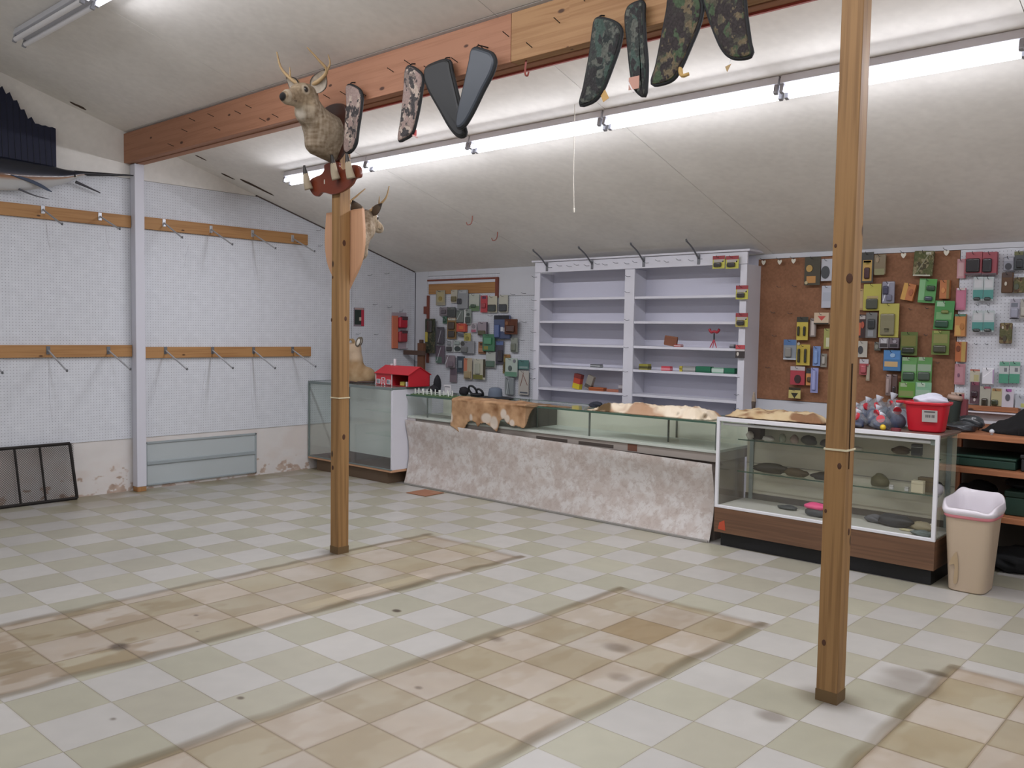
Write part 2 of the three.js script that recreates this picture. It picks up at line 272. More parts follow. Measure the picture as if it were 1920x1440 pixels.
// ---------- walls and ceiling ----------
{
  const slopeWall = (x, t, z0, z1, y0, y1f) => { // upright wall piece in the z-y plane with a sloping top, x..x+t
    const zs = [z0, ...[2.15, 2.188, RIDGE_Z].filter(z => z > z0 + 0.001 && z < z1 - 0.001), z1];
    const pts = [[z0, y0], [z1, y0], ...zs.reverse().map(z => [z, y1f(z)])];
    const g = slab(pts.map(([z, y]) => [-z, y]), t, 0); g.rotateY(Math.PI / 2); g.translate(x, 0, 0); return metreUV(g);
  };
  const L = structure('wall_left');
  part(L, 'wall_core', slopeWall(-0.25, 0.22, -0.25, FRONT_Z + 0.15, 0, ceilAt), M.wall);
  part(L, 'masonry_base', box(-0.03, 0.008, 0, 0.5, 0, FRONT_Z, 0), M.masonry);
  const cuts = [0.004, 0.97, 3.42, 5.87, 8.31, 10.75, FRONT_Z];
  for (let k = 0; k < cuts.length - 1; k++) {
    const z0 = cuts[k] + 0.003, z1 = cuts[k + 1] - 0.003;
    part(L, 'pegboard_panel', slopeWall(-0.03, 0.045, z0, z1, 0.496, z => Math.min(2.9, ceilAt(z) - 0.012)), M.peg);
    if (ceilAt(z1) > 2.95) part(L, 'upper_panel', slopeWall(-0.03, 0.036, z0 < 2.2 ? 2.2 : z0, z1, 2.904, ceilAt), mat(0xffffff, 0.85, { map: ceilMap }));
  }
  for (const [a, b, c, d] of [[4.245,2.414,4.218,2.187],[2.941,2.35,2.992,2.13],[2.252,2.354,2.215,2.044],[3.246,1.14,3.3,.897],[2.774,1.13,2.821,.744],[2.272,1.187,2.236,.6],[1.727,1.179,1.672,1.061],[4.245,1.17,4.225,.701],[3.745,2.417,3.709,2.252]])
    part(L, 'scuff_mark', rod([[0.0145, b, a], [0.0145, (b + d) / 2, (a + c) / 2 + 0.01], [0.0145, d, c]], 0.0022, 0.0016, 5), mat(0xbebdc4, 0.8));
  const B = structure('wall_back');
  part(B, 'wall_core', box(-0.03, ROOM_W, 0, EAVE + 0.05, -0.25, -0.03), M.wall);
  part(B, 'plain_panel', box(0, 0.232, 0, EAVE, -0.03, 0.004), M.wall);
  part(B, 'pegboard_panel', box(0.236, 1.42, 0, 2.2, -0.03, 0.004), M.peg);
  part(B, 'plain_panel', box(0.236, 1.42, 2.203, EAVE, -0.03, 0.004), M.wall);
  part(B, 'plain_panel', box(1.424, 2.3, 1.95, EAVE, -0.03, 0.01), M.wall);
  part(B, 'pegboard_panel', box(1.424, 2.3, 0, 1.947, -0.03, 0.006), M.peg);
  part(B, 'plain_panel', box(2.304, 4.5, 0, EAVE, -0.03, 0.004), M.wall);
  part(B, 'plain_panel', box(4.504, ROOM_W, 0, 0.995, -0.03, 0.004), M.wall);
  part(B, 'hardboard_panel', box(4.53, 6.165, 0.998, 2.218, -0.03, 0.012), M.hardboard);
  part(B, 'top_strip', box(4.504, ROOM_W, 2.221, EAVE, -0.03, 0.016), M.wall);
  part(B, 'pegboard_panel', box(6.17, 8.6, 0.998, 2.218, -0.03, 0.014), M.peg);
  part(B, 'pegboard_panel', box(8.604, ROOM_W, 0.998, 2.218, -0.03, 0.014), M.peg);
  part(B, 'corner_bead', box(0, 0.02, 0.98, EAVE - 0.01, 0.004, 0.012), mat(0x55555e, 0.8));
  const Rr = structure('wall_right'); part(Rr, 'wall_core', slopeWall(ROOM_W, 0.2, -0.25, FRONT_Z + 0.15, 0, ceilAt), M.wall);
  const F = structure('wall_front'); part(F, 'wall_core', box(-0.25, ROOM_W + 0.2, 0, ceilAt(FRONT_Z) + 0.05, FRONT_Z, FRONT_Z + 0.2), M.wall);

  const C = structure('ceiling'), th = Math.atan(SLOPE), run = RIDGE_Z / Math.cos(th), jx = [-0.05, 2.147, 4.663, 7.1, 9.54, ROOM_W + 0.05];
  const roof = box(-0.25, ROOM_W + 0.2, 0.013, 0.2, -0.3, run + 0.06); roof.rotateX(-th); roof.translate(0, EAVE, 0);
  const roof2 = box(-0.25, ROOM_W + 0.2, 0.013, 0.2, -0.06, (FRONT_Z - RIDGE_Z) / Math.cos(th) + 0.3); roof2.rotateX(th); roof2.translate(0, ceilAt(RIDGE_Z), RIDGE_Z);
  part(C, 'roof_deck', roof, mat(0x40362e, 0.9)); part(C, 'roof_deck', roof2, mat(0x40362e, 0.9));
  const sl = [[-0.02, 1.16], [1.16, 2.38], [2.38, 3.6], [3.6, 4.82], [4.82, 6.04], [6.04, 7.26], [7.26, run]];
  for (let a = 0; a < jx.length - 1; a++) for (const [q0, q1] of [[-0.02, 3.72], [3.72, run]]) {
    const g = box(jx[a] + 0.002, jx[a + 1] - 0.002, 0, 0.012, q0 + 0.002, q1 - 0.002, 0.002); g.rotateX(-th); g.translate(0, EAVE, 0); part(C, 'ceiling_panel', g, M.ceiling);
  }
  for (let a = 0; a < jx.length - 1; a++) { const g = box(jx[a] + 0.002, jx[a + 1] - 0.002, 0, 0.012, 0.002, (FRONT_Z - RIDGE_Z) / Math.cos(th)); g.rotateX(th); g.translate(0, ceilAt(RIDGE_Z), RIDGE_Z); part(C, 'ceiling_panel', g, M.ceiling); }
  // torn patches and the open joint along the wall
  for (const [x, z, w, d] of [[0.1, 4.0, 0.045, 0.14], [0.16, 2.62, 0.03, 0.16], [0.25, 2.35, 0.05, 0.4], [0.3, 2.98, 0.02, 0.12], [0.33, 3.25, 0.02, 0.16]]) {
    const R = rng(Math.round(z * 100)), pl = []; for (let k = 0; k < 12; k++) { const a = k / 12 * 6.283; pl.push([Math.cos(a) * w * (0.35 + R() * 0.3), Math.sin(a) * d * (0.35 + R() * 0.3)]); }
    const g = slab(pl, 0.003, 0); g.rotateX(Math.PI / 2 - th); g.translate(x, ceilAt(z) - 0.001, z); part(C, 'torn_patch', g, mat(0x4a392c, 0.9));
  }
  const jt = box(0.003, 0.022, -0.012, 0.001, 0.02, 2.3, 0); jt.rotateX(-th); jt.translate(0, EAVE, 0); part(C, 'joint_strip', jt, mat(0x5a524e, 0.9));
}

// ---------- posts and beam ----------
function supportPost(x0, x1, z0, z1, label, knots, split) {
  const t = thing('support_post', label, 'post', 'square timber posts under the beam');
  part(t, 'timber', box(x0, x1, 0.0, 3.04, z0, z1, 0.006), M.post);
  part(t, 'string_band', merge([box(x0 - 0.003, x1 + 0.003, 1.075, 1.083, z1, z1 + 0.003), box(x1, x1 + 0.003, 1.075, 1.083, z0, z1), box(x0 - 0.003, x0, 1.075, 1.083, z0, z1), box(x0 - 0.003, x1 + 0.003, 1.075, 1.083, z0 - 0.003, z0)]), mat(0xcfc6a8, 0.8));
  part(t, 'grime_band', merge([box(x0 - 0.001, x1 + 0.001, 0, 0.05, z1, z1 + 0.001), box(x1, x1 + 0.001, 0, 0.05, z0, z1)]), mat(0x6a5436, 0.9));
  for (const [f, u, y, r] of knots) { const g = new THREE.SphereGeometry(1, 12, 8); g.scale(r, r * 1.5, 0.0022); if (f) g.rotateY(Math.PI / 2); g.translate(f ? x1 : u, y, f ? u : z1); part(t, 'knot', g, mat(0x4a2c1a, 0.7)); }
  if (split) part(t, 'drying_split', rod([[x1 + 0.0005, split[1], z1 - 0.022], [x1 + 0.0005, (split[0] + split[1]) / 2, z1 - 0.026], [x1 + 0.0005, split[0], z1 - 0.03]], 0.0045, 0.0025, 6), mat(0x33200f, 0.9));
  return t;
}
supportPost(3.18, 3.27, 3.494, 3.584, 'square timber post carrying the deer mounts under the beam', [[0, 3.186,1.61, .009], [1, 3.53, 1.62, .011], [1, 3.54, .81, .013], [0, 3.205,.595, .011], [1, 3.545, 2.13, .014], [0, 3.196,1.899, .007]]);
supportPost(6.653, 6.745, 3.52, 3.61, 'bare square timber post in front of the wood-based showcase', [[0, 6.73,1.789, .014], [0, 6.718,1.012, .009], [0, 6.681,.254, .009], [1, 3.55, .73, .01], [0, 6.667,1.925, .006], [0, 6.667,.816, .006]], [1.0, 1.44]);
{
  const t = thing('ceiling_beam', 'long orange-brown built-up timber beam under the sloping white ceiling', 'beam');
  const y1 = z => ceilAt(z) - 0.002;
  part(t, 'plank', box(0.008, 4.79, 3.035, y1(3.5), 3.5, 3.57, 0.004, 'x'), M.beam);
  part(t, 'plank', box(4.793, ROOM_W - 0.01, 3.035, y1(3.5), 3.5, 3.57, 0.004, 'x'), M.beam2, 'yellower plank after the joint');
  part(t, 'plank', box(0.008, ROOM_W - 0.01, 3.03, y1(3.41), 3.42, 3.496, 0.004, 'x'), M.beam);
  part(t, 'red_strip', box(3.0, ROOM_W - 0.02, 3.018, 3.029, 3.42, 3.436), mat(0xa8483a, 0.7), 'thin red strip along the underside');
  const R = rng(77);
  for (let k = 0; k < 26; k++) { const x = 0.9 + k * 0.2 + R() * 0.12, y = 3.06 + R() * 0.2; part(t, 'nail', rod([[x, y, 3.569], [x + 0.005, y + 0.012, 3.625]], 0.0025, 0.0025, 5), M.iron); }
}
{
  const t = thing('wall_post', 'white painted square post against the pegboard wall below the beam end', 'post');
  part(t, 'timber', box(0.02, 0.115, 0.045, 3.03, 3.43, 3.52, 0.005), mat(0xcfcfd8, 0.55));
  part(t, 'bare_foot', box(0.022, 0.113, 0, 0.045, 3.432, 3.518, 0.003), M.rail, 'bare brown wood at the foot');
}

// ---------- fluorescent strips ----------
const thC = Math.atan(SLOPE), tubeGlow = new THREE.MeshStandardMaterial({ color: 0xffffff, emissive: 0xf2f3ff, emissiveIntensity: TUBE_GLOW }), channelMat = mat(0xd4d5da, 0.5), tubeOff = mat(0xf2f2f4, 0.4);
function stripLight(x0, z, lit, label, back = false) {
  const t = thing('strip_light', label, 'light', 'fluorescent strips in rows on the ceiling');
  part(t, 'channel', box(0.01, 1.22, -0.05, -0.001, -0.055, 0.055, 0.004), channelMat);
  for (const s of [-1, 1]) { const g = new THREE.CylinderGeometry(0.017, 0.017, 1.15, 12); g.rotateZ(Math.PI / 2); g.translate(0.615, -0.083, s * 0.034); const tb = part(t, 'tube', g, lit ? tubeGlow : tubeOff); tb.castShadow = !lit; }
  for (const x of [0.012, 1.196]) for (const s of [-1, 1]) part(t, 'socket', box(x, x + 0.022, -0.102, -0.05, s * 0.034 - 0.014, s * 0.034 + 0.014, 0.003), mat(0x9a9ba0, 0.5));
  part(t, 'end_clip', rod([[1.215, -0.05, 0], [1.215, 0.0, 0]], 0.006, 0.006, 5), M.steel);
  if (lit) {
    const l = new THREE.RectAreaLight(LAMP_COLOR, LAMP_DOWN, 1.14, 0.1); l.position.set(0.615, -0.108, 0); l.rotation.x = -Math.PI / 2; t.add(l);
    for (const s of [-1, 1]) { const e = new THREE.RectAreaLight(LAMP_COLOR, LAMP_SIDE, 1.14, 0.05); e.position.set(0.615, -0.083, s * 0.062); e.rotation.y = s > 0 ? Math.PI : 0; e.rotation.x = s * 0.9; t.add(e); }
  }
  t.position.set(x0, ceilAt(z) - 0.0015, z); t.rotation.x = back ? thC : -thC; placed.add(t); return t;
}
for (let k = 0; k < 8; k++) stripLight([0.98, 2.195, 3.418, 4.645, 5.866, 7.09, 8.31, 9.53][k], 2.46, true, k === 0 ? 'lit fluorescent strip partly hidden by the hoof rack, row over the counter' : k === 7 ? 'lit fluorescent strip at the far end of the row over the counter' : `lit fluorescent strip, ${ORD[k]} from the pegboard wall in the row over the counter`);
stripLight(1.03, 4.77, false, 'unlit fluorescent strip with dead white tubes near the sailfish');
for (let k = 0; k < 6; k++) stripLight(2.28 + k * 1.222, 4.77, true, k === 0 ? 'lit fluorescent strip joined to the unlit one, above the deer head' : `lit fluorescent strip, ${ORD[k]} after the unlit one in the upper row`);
for (let k = 0; k < 5; k++) stripLight(1.6 + k * 1.9, 9.2, true, `lit fluorescent strip, ${ORD[k]} in the row behind the ridge`, true);

// ---------- left wall: rails with display arms ----------
const RAILS = [['upper', 4.612 + 1.4, 3.525, 2.451, 2.561, 'before'], ['upper', 3.425, 1.59, 2.453, 2.566, 'after'], ['lower', 6.0, 3.525, 1.262, 1.37, 'before'], ['lower', 3.425, 1.545, 1.247, 1.352, 'after']];
for (const [lv, z1, z0, y0, y1, side] of RAILS) single('wall_rail', `${lv} bare wood rail on the pegboard wall, ${side === 'before' ? 'on the sailfish side of the white post' : 'between white post and corner'}`, 'rail', box(0.016, 0.045, y0, y1, z0, z1, 0.003, 'z'), M.rail, 'wood rails on the pegboard wall');
{
  const arms = [
    ['upper', 4.287,2.53,.457,2.374, 1], ['upper', 3.807,2.523,.447,2.382, 1], ['upper', 3.211,2.527,.398,2.365, 0], ['upper', 2.729,2.513,.448,2.34, 0], ['upper', 2.267,2.515,.469,2.34, 0], ['upper', 1.786,2.509,.445,2.348, 0],
    ['lower', 4.751,1.313,.442,1.154, 1], ['lower', 4.261,1.324,.447,1.16, 1], ['lower', 3.744,1.321,.488,1.164, 1], ['lower', 3.204,1.319,.461,1.152, 0], ['lower', 2.717,1.317,.431,1.151, 0], ['lower', 2.256,1.315,.444,1.142, 0], ['lower', 1.784,1.318,.467,1.151, 0]];
  const count = {};
  for (const [lv, z, y, x1, y1, before] of arms) {
    const k = count[lv] = (count[lv] ?? -1) + 1;
    const t = thing('slant_hook', `chrome slanting display arm, ${ORD[k]} from the sailfish end of the ${lv} wood rail`, 'arm', `chrome arms on the ${lv} rail`);
    part(t, 'bracket', box(0.045, 0.05, y - 0.035, y + 0.035, z - 0.016, z + 0.016, 0.002), lv === 'upper' ? M.chrome : M.steel);
    part(t, 'arm_bar', rod([[0.048, y, z], [x1, y1, z]], 0.0075, 0.0075, 8), M.chrome);
    part(t, 'end_stop', rod([[x1 - 0.004, y1 - 0.003, z], [x1 + 0.004, y1 + 0.014, z]], 0.009, 0.007, 8), M.steel);
  }
}
{ // steel cover at the foot of the wall
  const t = thing('steel_panel', 'grey galvanized steel cover in two sheets at the foot of the pegboard wall', 'panel'), m = mat(0xb4bcbe, 0.5, { metalness: 0.08 }), e = mat(0x9aa3a6, 0.5, { metalness: 0.1 });
  part(t, 'sheet', box(0.012, 0.02, 0.255, 0.437, 2.225, 3.385, 0.002), m); part(t, 'sheet', box(0.012, 0.02, 0.04, 0.235, 2.225, 3.385, 0.002), m);
  part(t, 'rib', box(0.012, 0.034, 0.228, 0.262, 2.225, 3.385, 0.005), e);
  for (const [a, b, c, d] of [[0.43, 0.45, 2.21, 3.4], [0.03, 0.045, 2.21, 3.4], [0.03, 0.45, 2.21, 2.228], [0.03, 0.45, 3.382, 3.4]]) part(t, 'edge_trim', box(0.01, 0.03, a, b, c, d, 0.003), e);
}
{ // mesh ramp gate leaning on the wall
  const t = thing('mesh_gate', 'black steel mesh gate leaning low against the wall below the sailfish', 'gate');
  const zA = 4.07, zB = 5.45, X = y => 0.065 + (0.5 - y) * 0.09, bar = (a, b, w, n) => part(t, n, rod([[X(a[1]), a[1], a[0]], [X(b[1]), b[1], b[0]]], w, w, 6), M.iron);
  bar([zA + 0.03, 0.5], [zB, 0.5], 0.014, 'frame_bar'); bar([zA - 0.01, 0.015], [zB, 0.015], 0.014, 'frame_bar'); bar([zA + 0.03, 0.5], [zA - 0.01, 0.015], 0.014, 'frame_bar'); bar([zB, 0.5], [zB, 0.015], 0.014, 'frame_bar');
  for (const z of [4.33, 4.53, 4.78, 5.03, 5.25]) bar([z + 0.02, 0.5], [z - 0.01, 0.015], 0.01, 'cross_bar');
  const w = []; for (let k = 0; k < 96; k++) { const z = zA + k * 0.0195 - 0.46; for (const s of [-1, 1]) { const a = [Math.max(zA, Math.min(zB, s > 0 ? z : z + 0.47)), 0.5], b = [Math.max(zA, Math.min(zB, s > 0 ? z + 0.47 : z)), 0.015]; const full = 0.47; let y0 = 0.5, y1 = 0.015; const zs = s > 0 ? z : z + 0.47, ze = s > 0 ? z + 0.47 : z; const cl = zz => 0.5 - (zz - zs) / (ze - zs) * 0.485; if (a[0] !== zs) y0 = cl(a[0]); if (b[0] !== ze) y1 = cl(b[0]); if (y0 > y1 + 0.01) w.push(rod([[X(y0), y0, a[0]], [X(y1), y1, b[0]]], 0.0016, 0.0016, 3)); } }
  const mesh = part(t, 'wire_mesh', merge(w), M.iron); mesh.userData.kind = 'stuff';
}
{ // sailfish
  const t = thing('sailfish', 'mounted blue and silver sailfish with raised dark sail on the pegboard wall', 'fish trophy');
  const prof = [[3.93, 2.876, 0.014, 0.014], [4.0, 2.862, 0.026, 0.022], [4.06, 2.845, 0.042, 0.034], [4.14, 2.825, 0.066, 0.046], [4.25, 2.81, 0.095, 0.06], [4.45, 2.79, 0.125, 0.075], [4.7, 2.78, 0.145, 0.085], [5.1, 2.785, 0.14, 0.08], [5.5, 2.8, 0.11, 0.065], [5.85, 2.815, 0.06, 0.04], [6.1, 2.82, 0.03, 0.022]];
  const pos = [], idx = [], col = [], n = 28;
  prof.forEach(([z, y, ry, rx]) => { for (let k = 0; k < n; k++) { const a = k / n * Math.PI * 2, s = Math.sin(a); pos.push(0.09 + Math.cos(a) * rx, y + s * ry, z); const c = s > 0.35 ? lin('#0d1322') : s > -0.08 ? mix3(lin('#1c2638'), lin('#0d1322'), sst(-0.05, 0.35, s)) : s > -0.3 ? mix3(lin('#8f6238'), lin('#1c2638'), sst(-0.2, -0.08, s)) : mix3(lin('#a9a6a2'), lin('#bcbec0'), -s); col.push(...c); } });
  for (let i = 0; i < prof.length - 1; i++) for (let k = 0; k < n; k++) { const a = i * n + k, b = i * n + (k + 1) % n; idx.push(a, a + n, b, b, a + n, b + n); }
  const g = new THREE.BufferGeometry(); g.setAttribute('position', new THREE.Float32BufferAttribute(pos, 3)); g.setAttribute('color', new THREE.Float32BufferAttribute(col, 3)); g.setIndex(idx); g.computeVertexNormals();
  part(t, 'body', g, new THREE.MeshPhysicalMaterial({ vertexColors: true, roughness: 0.3, clearcoat: 0.6, side: THREE.DoubleSide }));
  part(t, 'upper_bill', rod([[0.09, 2.868, 4.04], [0.09, 2.893, 3.8], [0.09, 2.93, 3.44]], 0.024, 0.003, 8), mat(0x1c1c22, 0.4));
  part(t, 'lower_jaw', rod([[0.09, 2.795, 4.03], [0.09, 2.77, 3.95], [0.09, 2.727, 3.82]], 0.014, 0.005, 8), mat(0x3a3a40, 0.4));
  const R = rng(91), top = []; for (let k = 0; k <= 60; k++) { const z = 4.19 + k * 0.0275, base = [[4.19, 3.225], [4.35, 3.235], [4.41, 3.275], [4.46, 3.335], [4.53, 3.415], [4.62, 3.475], [5.1, 3.6], [5.85, 3.66]]; let i = 0; while (i < 6 && base[i + 1][0] < z) i++; const yy = mix(base[i][1], base[i + 1][1], (z - base[i][0]) / (base[i + 1][0] - base[i][0])); top.push([z, yy + (k % 2 ? 0.03 : -0.01) * (k > 6 ? 1 : 0.15)]); }
  const sg = slab([...top.map(([z, y]) => [-z, y]), [-5.84, 2.86], [-4.7, 2.9], [-4.25, 2.87], [-4.19, 2.86]].reverse(), 0.012, 0.002); sg.rotateY(Math.PI / 2); sg.translate(0.084, 0, 0);
  part(t, 'sail_fin', metreUV(sg), mat(0x0e1530, 0.7));
  for (let k = 1; k < 34; k++) { const z = 4.19 + k * 0.0485, q = top[Math.min(60, Math.round((z - 4.19) / 0.0275))]; part(t, 'fin_ray', rod([[0.0975, 2.87, z - 0.02], [0.0975, q[1] - 0.02, z]], 0.0028, 0.0012, 4), mat(0x0a1020, 0.45)); }
  part(t, 'side_fin', metreUV(slab(smooth([[-4.58, 2.77], [-4.46, 2.762], [-4.33, 2.72], [-4.255, 2.67], [-4.3, 2.68], [-4.42, 2.725]], 30), 0.01, 0.002)).rotateY(Math.PI / 2).translate(0.165, 0, 0), mat(0x24364f, 0.4));
  part(t, 'belly_fin', rod([[0.12, 2.67, 4.5], [0.13, 2.63, 4.38], [0.13, 2.615, 4.27]], 0.01, 0.003, 5), mat(0x55565c, 0.5));
  const eye = new THREE.SphereGeometry(0.015, 12, 8); eye.translate(0.112, 2.842, 4.05); part(t, 'eye', eye, M.eye);
  const ring = new THREE.TorusGeometry(0.016, 0.004, 6, 14); ring.rotateY(Math.PI / 2); ring.translate(0.116, 2.842, 4.05); part(t, 'eye_ring', ring, mat(0xb8b4a8, 0.3));
  const tail = slab([[-6.05, 2.86], [-6.5, 3.3], [-6.35, 2.83], [-6.5, 2.35], [-6.05, 2.78]], 0.012, 0.002); tail.rotateY(Math.PI / 2); tail.translate(0.084, 0, 0); part(t, 'tail_fin', metreUV(tail), mat(0x171f33, 0.45));
  part(t, 'hanger', box(0.016, 0.05, 2.76, 2.84, 4.9, 5.0, 0.003), M.iron);
}

// ---------- deer mounts ----------
const TURN = 0.33, HC = Math.cos(TURN), HS = Math.sin(TURN);                    // the head looks a little to one side
const turned = (x, y, z) => [x * HC + (z - 0.2) * HS, y, 0.2 + (z - 0.2) * HC - x * HS];
function deerTint(x, y, z) {
  const n = (fbm(x * 70 + 9, z * 75, 5, 3) + fbm(y * 80, z * 60 + x * 30, 7, 3)) / 2 - 0.5, hx = x * HC - (z - 0.2) * HS, hz = 0.2 + (z - 0.2) * HC + x * HS;
  let c = mix3(lin('#74634e'), lin('#9c8e7a'), 0.5 + n * 2.6);
  const head = sst(0.2, 0.26, hz) * sst(0.07, 0.13, y);
  c = mix3(c, mix3(lin('#6a5842'), lin('#8a7658'), 0.5 + n * 2.6), head * 0.6);
  c = mix3(c, lin('#c9bfae'), (1 - sst(0.035, 0.07, Math.hypot(x - 0.03, y - 0.05, z - 0.3))) * 0.9);                   // white throat
  c = mix3(c, lin('#b4a892'), head * (1 - sst(0.1, 0.13, y)) * 0.8);
  c = mix3(c, lin('#a89c88'), sst(0.405, 0.42, hz) * (1 - sst(0.432, 0.438, hz)) * 0.6);
  const ed = Math.hypot(Math.abs(hx) - 0.05, y - 0.212, hz - 0.29); c = mix3(c, lin('#bdb19c'), (1 - sst(0.026, 0.036, ed)) * 0.6); c = mix3(c, lin('#15100c'), 1 - sst(0.018, 0.024, ed));
  c = mix3(c, lin('#151311'), sst(0.446, 0.454, hz) * sst(0.095, 0.11, y));
  c = mix3(c, lin('#211a14'), (1 - sst(0.015, 0.045, Math.hypot(hx, y - 0.268, (hz - 0.2) * 0.8))) * 0.9);               // dark tuft
  return mix3(c, lin('#655540'), (1 - sst(-0.2, -0.1, y)) * 0.5);
}
const HB = [[0, 0.21, 0.2, 0.064, 0, 0.205, 0.265, 0.054], [0, 0.2, 0.265, 0.05, 0, 0.15, 0.4, 0.032], [0, 0.15, 0.235, 0.045, 0, 0.118, 0.41, 0.021], [0, 0.148, 0.4, 0.031, 0, 0.132, 0.442, 0.025], [0.03, 0.226, 0.27, 0.022, 0.034, 0.212, 0.3, 0.016], [-0.03, 0.226, 0.27, 0.022, -0.034, 0.212, 0.3, 0.016]]
  .map(b => [...turned(b[0], b[1], b[2]), b[3], ...turned(b[4], b[5], b[6]), b[7]]);
const deerBody = body([
  [0, -0.03, -0.03, 0.13, 0, 0.0, 0.08, 0.118], [0, -0.14, -0.03, 0.065, 0, -0.09, 0.12, 0.082], [0, 0.0, 0.07, 0.115, 0.005, 0.1, 0.185, 0.086], [0.005, 0.1, 0.19, 0.084, 0.01, 0.18, 0.21, 0.068], ...HB],
[0, 0.04, 0.21], 0.285, 100, 0.035, deerTint, 0.005, -0.012);
function earGeo(base, tip, face) { // a cupped leaf from its root to its tip, hollow towards face
  const g = new THREE.SphereGeometry(1, 18, 14), p = g.attributes.position, col = new Float32Array(p.count * 3);
  for (let i = 0; i < p.count; i++) {
    const a = p.getX(i), b = p.getY(i), f = p.getZ(i), t = (b + 1) / 2, w = 0.046 * Math.sin(Math.PI * Math.pow(t, 0.8)) + 0.016 * (1 - t), q = Math.sqrt(Math.max(1e-6, 1 - b * b)), s = a / q;
    col.set(f > 0.05 && Math.abs(s) < 0.78 && t < 0.9 ? mix3(lin('#b9ae9e'), lin('#6c5f50'), fbm(i, t * 7, 3, 1) * 0.5) : t > 0.72 || f > -0.1 ? lin('#29221c') : lin('#4c4032'), i * 3);
    p.setXYZ(i, s * w, t, f > 0 ? -0.018 * (1 - s * s) * Math.sin(Math.PI * t) + 0.003 : (f / q) * 0.012 * Math.sin(Math.PI * Math.min(1, t + 0.05)) - 0.018 * (1 - s * s) * Math.sin(Math.PI * t) - 0.003);
  }
  g.setAttribute('color', new THREE.BufferAttribute(col, 3));
  const y = V(...tip).sub(V(...base)), len = y.length(); y.normalize(); const z = V(...face).addScaledVector(y, -V(...face).dot(y)).normalize(), x = y.clone().cross(z);
  g.scale(1, len, 1); g.applyMatrix4(new THREE.Matrix4().makeBasis(x, y, z)); g.translate(...base); g.computeVertexNormals(); return g;
}
const earGeos = [earGeo([-0.045, 0.23, 0.235], [-0.125, 0.325, 0.275], [-0.25, 0, 1]), earGeo([0.06, 0.215, 0.185], [0.125, 0.36, 0.15], [0.75, -0.1, 0.65])];
const antlers = [
  [rod([[-0.028, 0.26, 0.22], [-0.06, 0.288, 0.255], [-0.102, 0.33, 0.285], [-0.132, 0.381, 0.312], [-0.142, 0.475, 0.336]], 0.015, 0.0045, 8), rod([[-0.085, 0.312, 0.274], [-0.092, 0.345, 0.268], [-0.094, 0.385, 0.27]], 0.009, 0.003, 6), rod([[-0.035, 0.266, 0.226], [-0.03, 0.3, 0.25]], 0.007, 0.003, 6)],
  [rod([[0.034, 0.262, 0.195], [0.09, 0.288, 0.17], [0.15, 0.345, 0.155], [0.135, 0.4, 0.205], [0.106, 0.47, 0.275]], 0.015, 0.0045, 8), rod([[0.15, 0.342, 0.155], [0.167, 0.39, 0.142], [0.17, 0.44, 0.16]], 0.01, 0.003, 6), rod([[0.04, 0.266, 0.19], [0.05, 0.302, 0.205]], 0.007, 0.003, 6)]];
const antlerGeos = antlers.map(a => merge(a));
function deer(t, scale = 1) {
  const h = new THREE.Mesh(deerBody, M.fur); h.name = 'bust'; h.castShadow = h.receiveShadow = true; h.scale.setScalar(scale); t.add(h);
  earGeos.forEach(g => part(h, 'ear', g, M.fur)); antlerGeos.forEach(g => part(h, 'antler', g, M.antler));
  for (const s of [-1, 1]) { const e = new THREE.SphereGeometry(0.019, 14, 10); e.translate(...turned(s * 0.05, 0.212, 0.29)); part(h, 'eye', e, M.eye); }
  const m = rod([[0.03, 0.128, 0.35], [0.026, 0.118, 0.41], [0, 0.115, 0.438], [-0.026, 0.118, 0.41], [-0.03, 0.128, 0.35]].map(p => turned(...p)), 0.006, 0.006, 5); part(h, 'mouth', m, mat(0x2a211a, 0.7));
  return h;
}
{
  const t = thing('deer_mount', 'antlered deer head on a dark shield, facing out above the hoof rack', 'deer head', 'deer heads on the timber post');
  deer(t);
  const sh = smooth([[-0.1, 0.16], [-0.045, 0.185], [0.045, 0.185], [0.1, 0.16], [0.135, 0.06], [0.125, -0.06], [0.08, -0.16], [0, -0.2], [-0.08, -0.16], [-0.125, -0.06], [-0.135, 0.06]].map(p => [p[0] * 1.25, p[1]]), 66);
  part(t, 'shield', slab(sh, 0.024, 0.006, -0.026), M.darkplaque);
  t.position.set(3.222, 2.862, 3.612); placed.add(t);
}
{
  const t = thing('deer_mount', 'antlered deer head facing the corner, seen behind a broad tan wooden shield', 'deer head', 'deer heads on the timber post');
  const d = deer(t, 0.82);
  const sh = [[-0.2, 0.235], [-0.1, 0.235], [0, 0.22], [0.1, 0.235], [0.2, 0.235], ...smooth([[0.215, 0.1], [0.215, 0.0], [0.185, -0.12], [0.1, -0.24], [0, -0.34], [-0.1, -0.24], [-0.185, -0.12], [-0.215, 0.0], [-0.215, 0.1]], 40, false)];
  part(t, 'shield', metreUV(slab(sh, 0.024, 0.005, -0.03)), M.tanwood);
  d.position.y = 0.04; t.position.set(3.19, 2.125, 3.462); t.rotation.y = Math.PI; placed.add(t);
}
